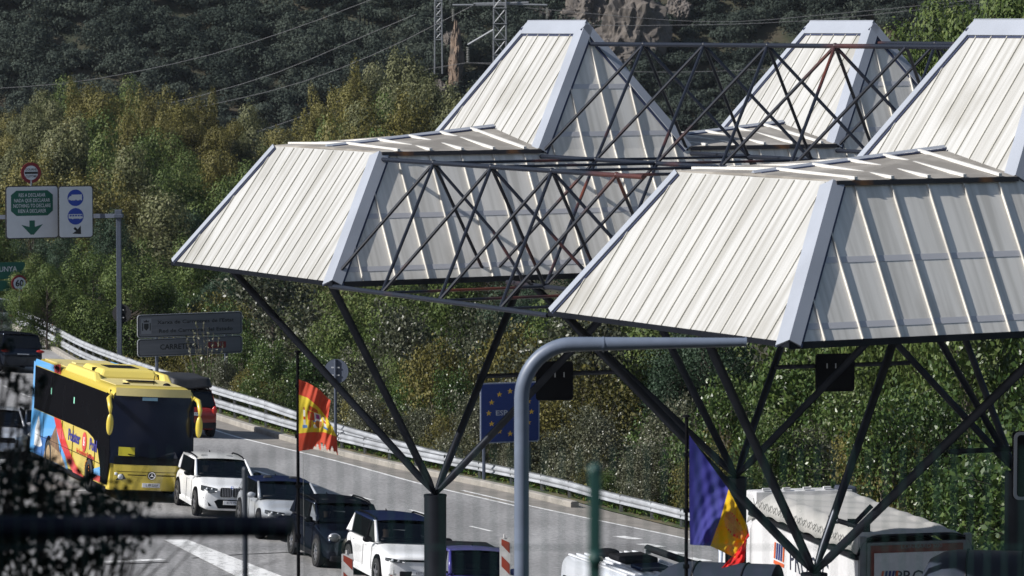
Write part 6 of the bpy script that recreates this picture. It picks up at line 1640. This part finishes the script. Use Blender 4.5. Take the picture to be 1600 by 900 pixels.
# ================================================================== FOREGROUND: barrier bar, post, mesh fence, tree
p = at(382.5, 729, 27); zg = float(terrain_z(p.x, 27)); t = thing('bollard_pole', 'slim dark round topped post in front of the white SUV', 'post', (p.x, p.y, zg)); H = p.z - zg
rp = 4.6 * 27 / FPX
MB().path([(0, 0, -.2), (0, 0, H - rp), (0, 0, H - rp * .3), (0, 0, H)], [rp, rp, rp * .75, rp * .15], 14).build('tube', mat('post_paint', (.02, .026, .038), .45), t, smooth=True)
pa, pb_ = at(-260, 825, 12.2), at(452, 822, 12.2)
t = thing('barrier_bar', 'blurred dark blue bar crossing low at the left, close to the camera', 'barrier', (pa.x, pa.y, float(terrain_z(pa.x, 12.2)))); o = t.location
MB().tube(pa - o, pb_ - o, .036, n=14).build('bar', mat('bar_paint', (.004, .006, .015), .6, spec=.2), t, smooth='auto')
MB().tube((0, 0, -.2), pa - o + Vector((0, 0, .05)), .04, n=12).build('post', M_black, t, smooth='auto'); MB().ell(pb_ - o, (.02, .034, .034)).build('end_plug', M_rub, t, smooth=True)
# welded mesh fence with one green post in view
YF = 10.0; M_green = mat('fence_green', (.008, .045, .04), .5)
zt = at(0, 700, YF).z
p = at(930, 735, YF); zg = float(terrain_z(p.x, YF)); t = thing('mesh_fence', 'green post and fine wire mesh fence right in front of the camera', 'fence', (p.x, p.y, zg)); H = p.z - zg
for dx in (-2.5, 0, 2.5):
    q = MB().box((dx, 0, H / 2 - .1), (.036, .036, H + .2)).build('post', M_green, t, bevel=.006); MB().ell((dx, 0, H), (.021, .021, .02)).build('post_cap', M_green, q, smooth=True); MB().ell((dx, -.02, H - .235), (.024, .02, .022)).build('mesh_clip', M_green, q, smooth=True)
wm = MB(); hw_ = 2.5
for k in range(int(2 * hw_ / .0455)): wm.tube((-hw_ + .0455 * k, .022, 0), (-hw_ + .0455 * k, .022, zt - zg), .0015, n=4)
for z in (H - .21, H - .42, H - .9, H - 1.4): wm.tube((-hw_, .026, z), (hw_, .026, z), .0018, n=4)
wm.build('wire_mesh', M_green, t)

def near_tree():
    r = np.random.RandomState(33); YT = 16.5
    blobs_px = [(10, 745, 75, 30), (70, 752, 70, 34), (140, 775, 70, 34), (40, 800, 110, 50), (140, 815, 90, 30), (205, 800, 45, 20), (30, 860, 90, 55), (110, 875, 70, 45), (165, 862, 40, 24), (215, 850, 36, 10), (182, 845, 30, 14), (20, 720, 50, 18), (60, 722, 30, 12), (175, 790, 45, 22),
                (12, 540, 14, 14), (30, 600, 18, 14), (14, 585, 18, 12), (38, 632, 12, 9), (52, 612, 12, 8), (90, 575, 8, 8), (66, 598, 7, 8)]
    C_, N_ = [], []
    base = Vector((at(40, 800, YT).x, YT, float(terrain_z(-3.5, YT))))
    for x, y, rx, ry in blobs_px:
        mp = YT / FPX; n_ = int(rx * ry * .055) + 6
        d = r.normal(size=(n_, 3)); d /= np.linalg.norm(d, axis=1)[:, None]; rad = r.uniform(0, 1, n_) ** .45
        c = at(x, y, YT + r.uniform(-.5, .5)); C_.append(np.array(c) + d * rad[:, None] * np.array([rx * mp, .5 if rx > 20 else .12, ry * mp]) - np.array(base)); N_.append(d)
    me = leaves_mesh('crown', np.concatenate(C_), .043, np.concatenate(N_), m=leaf_mat('foliage_shade', [(.005, .009, .006), (.009, .016, .010), (.014, .024, .013), (.04, .055, .022)], rough=.6, spec=.12), seed=8, aspect=.75)  # leaf colours darkened to put the corner's shade into the crown
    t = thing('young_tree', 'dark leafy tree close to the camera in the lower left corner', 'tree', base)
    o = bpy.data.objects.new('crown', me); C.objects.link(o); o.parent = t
    tm = MB(); H = 13 - base.z
    tm.path([(0, 0, -.3), (.05, 0, H * .4), (-.05, .1, H * .8)], [.09, .07, .04], 8)
    for x, y, rx, ry in blobs_px:
        e = at(x, y, YT) - base; st = Vector((0, 0, H * .35)) if y > 700 else Vector((-.3, 0, H * .75))
        tm.path([st, st.lerp(e, .5) + Vector((0, 0, -.12)), e], [.022, .012, .004], 5)
        for _ in range(4 if rx > 20 else 1):
            q = e + Vector((r.normal() * rx * .004, r.normal() * .2, r.normal() * ry * .004)); tm.path([st.lerp(e, .8), q], [.006, .002], 4)
    tm.build('trunk', M_bark, t, recalc=False)
near_tree()
# unseen trees added left of the frame to cast shade on the near corner
for X, Y, H in ((-8.0, 13.0, 9.5), (-11.0, 17, 10.5), (-7.5, 7.5, 7.0)):
    t_ = plant('broad_green', X, Y, H, 1.0); t_['label'] = 'unseen broadleaf tree added to shade the near corner'; t_['group'] = 'added trees that shade the corner'
# ================================================================== AIR
hz = bpy.data.materials.new('haze_air'); hz.use_nodes = True; t = hz.node_tree
t.nodes.remove(t.nodes['Principled BSDF']); pv = t.nodes.new('ShaderNodeVolumePrincipled')
pv.inputs['Color'].default_value = (.80, .88, 1.0, 1); pv.inputs['Density'].default_value = .00005; pv.inputs['Anisotropy'].default_value = .2
t.links.new(pv.outputs[0], t.nodes['Material Output'].inputs['Volume'])
zlo = float(ZZ.min()) - 9; zhi = float(ZZ.max()) + 12
o = MB().box(((xs[0] + xs[-1]) / 2, (ys[0] + ys[-1]) / 2, (zlo + zhi) / 2), (xs[-1] - xs[0] + 8, ys[-1] - ys[0] + 8, zhi - zlo)).build('haze', hz)
tag(o, 'thin pale haze in the valley air', 'haze', kind='stuff')
